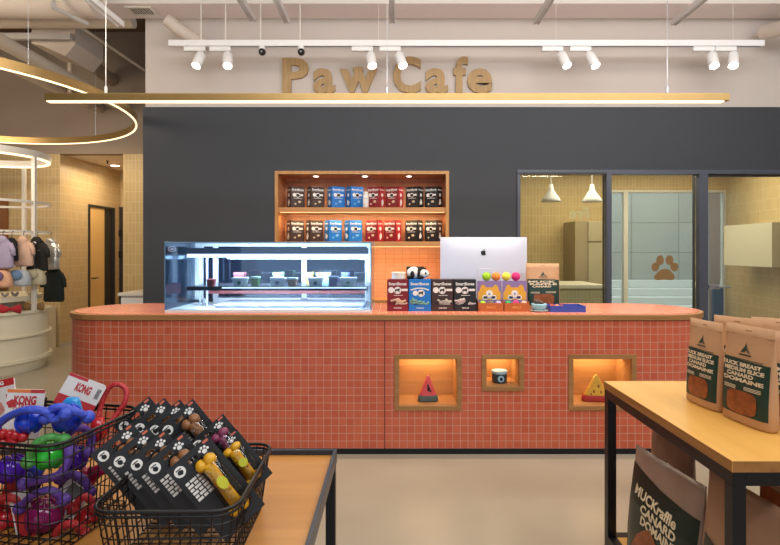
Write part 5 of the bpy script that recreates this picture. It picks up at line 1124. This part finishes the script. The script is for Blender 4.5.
b = BM(); loft(b, [(-.03,0,.014,.012),(0,0,.02,.016),(.035,0,.016,.012)], 16, 2.2, c=tuple(at(98,430,1.47))); fin('rubber_grip', b, M['rub_red'], rl_, smooth=True)
b = BM(); loft(b, [(-.045,0,.026,.015),(0,0,.028,.018),(.03,0,.022,.012),(.04,.003,.014,.008)], 18, 3, c=tuple(at(71.5,412,1.42))); tag(fin('cyan_clip', b, M['rub_cyan'], smooth=True), 'bright cyan plastic piece in front of the white toy pack', 'dog toy')
def pack(label, pa, pb, pc, y, dy, front, prints, depth=.004, extra=None, name='toy_pack'):
    """flat blister pack; pa top left, pb top right, pc bottom left in the photo, y depth at the top"""
    A = at(*pa, y); B_ = at(*pb, y+dy); C_ = at(*pc, y-.02); u = B_-A; v = A-C_; w = u.length; h = v.length; ux = u.normalized(); n = ux.cross(v).normalized(); vz = n.cross(ux) if 0 else v.normalized(); vz = (vz-ux*vz.dot(ux)).normalized(); n = vz.cross(ux)*-1
    n = ux.cross(vz)*-1
    Mx = Matrix((ux, n, vz)).transposed(); t = thing(name, label, 'toy pack', tuple(C_), rot=tuple(Mx.to_euler()))
    b = BM(); poly(b, [(.006,0),(w-.006,0),(w,.006),(w,h-.006),(w-.006,h),(.006,h),(0,h-.006),(0,.006)], 0, depth); fin('backing', b, front, t, world=False)
    for nm, m, fn in prints: b = BM(); fn(b, w, h); fin(nm, b, m, t, world=False)
    return t
pr, pw, pbk = M['print_red'], M['print_white'], M['print_black']; M['pack_white'] = mat('pack_white', '#d6d0cc', .35, var=.04)
M['pack_orange'] = mat('pack_orange_band', '#d9722f', .4)
def kong(b, w, h, z, sc=.55): add_text(b, 'KONG', w*.5, h*z, .03, -.0008, .0015, width=w*sc)
pack('white pouch with red base and barcode sticking up at the back of the toy basket', (61,370), (98,384), (53,402), 1.47, .03, M['pack_white'],
 [('red_band', pr, lambda b,w,h: (rect(b,0,w*.5,h*.9,h,0), rect(b,0,w,0,h*.32,0))), ('lettering', pr, lambda b,w,h: kong(b,w,h,.55,.4)), ('barcode', pbk, lambda b,w,h: [rect(b,w*.84+i*.0018,w*.84+i*.0018+.001,h*.5,h*.82,0) for i in range(6)])])
pack('wide white pack with orange stripe lying in the middle of the toy basket', (22,391), (59,392), (1,438), 1.43, .02, M['pack_white'],
 [('orange_band', M['pack_orange'], lambda b,w,h: rect(b,0,w*.62,h*.93,h,0)), ('red_band', pr, lambda b,w,h: rect(b,w*.62,w,h*.93,h,0)), ('lettering', pr, lambda b,w,h: (kong(b,w,h,.70,.6), add_text(b,'XTREME',w*.5,h*.60,.02,-.0008,.0006,width=w*.6), blob(b,w*.15,h*.7,.012,0)))])
pack('white and red toy pack standing at the far left of the toy basket', (-12,384), (20,376), (-14,432), 1.50, -.01, M['pack_white'],
 [('red_band', pr, lambda b,w,h: rect(b,0,w,h*.85,h,0)), ('red_tag', pr, lambda b,w,h: rect(b,w*.72,w*.86,h*.2,h*.68,0)), ('toy_picture', mat('pink_picture','#c9837c',.4), lambda b,w,h: blob(b,w*.4,h*.42,.022,0,14,1.2)), ('lettering', pw, lambda b,w,h: add_text(b,'KONG',w*.45,h*.89,.014,-.0016,.0006,width=w*.5))])
pack('white and red pack seen low through the front wires', (22,492), (40,486), (18,545), 1.37, .0, M['pack_white'],
 [('red_band', pr, lambda b,w,h: rect(b,w*.1,w,0,h*.6,0))])
pack('pale printed card with red lines at the right corner inside the basket', (64,492), (85,466), (72,520), 1.42, .04, M['pack_white'],
 [('red_band', pr, lambda b,w,h: [rect(b,w*.05,w*.5,h*(.2+.2*i),h*(.28+.2*i),0) for i in range(4)]), ('grey_block', M['card_edge'], lambda b,w,h: rect(b,w*.55,w*.95,h*.2,h*.8,0))])
pack('round red pack at the lower left behind the basket wires', (-6,476), (18,480), (-8,530), 1.42, .0, M['rub_red'],
 [('pink_print', mat('pink_print','#d47a78',.4), lambda b,w,h: (disc(b,w*.5,h*.6,w*.32,0,24), )), ('dark_print', pbk, lambda b,w,h: disc(b,w*.5,h*.62,w*.12,-.001,16))])
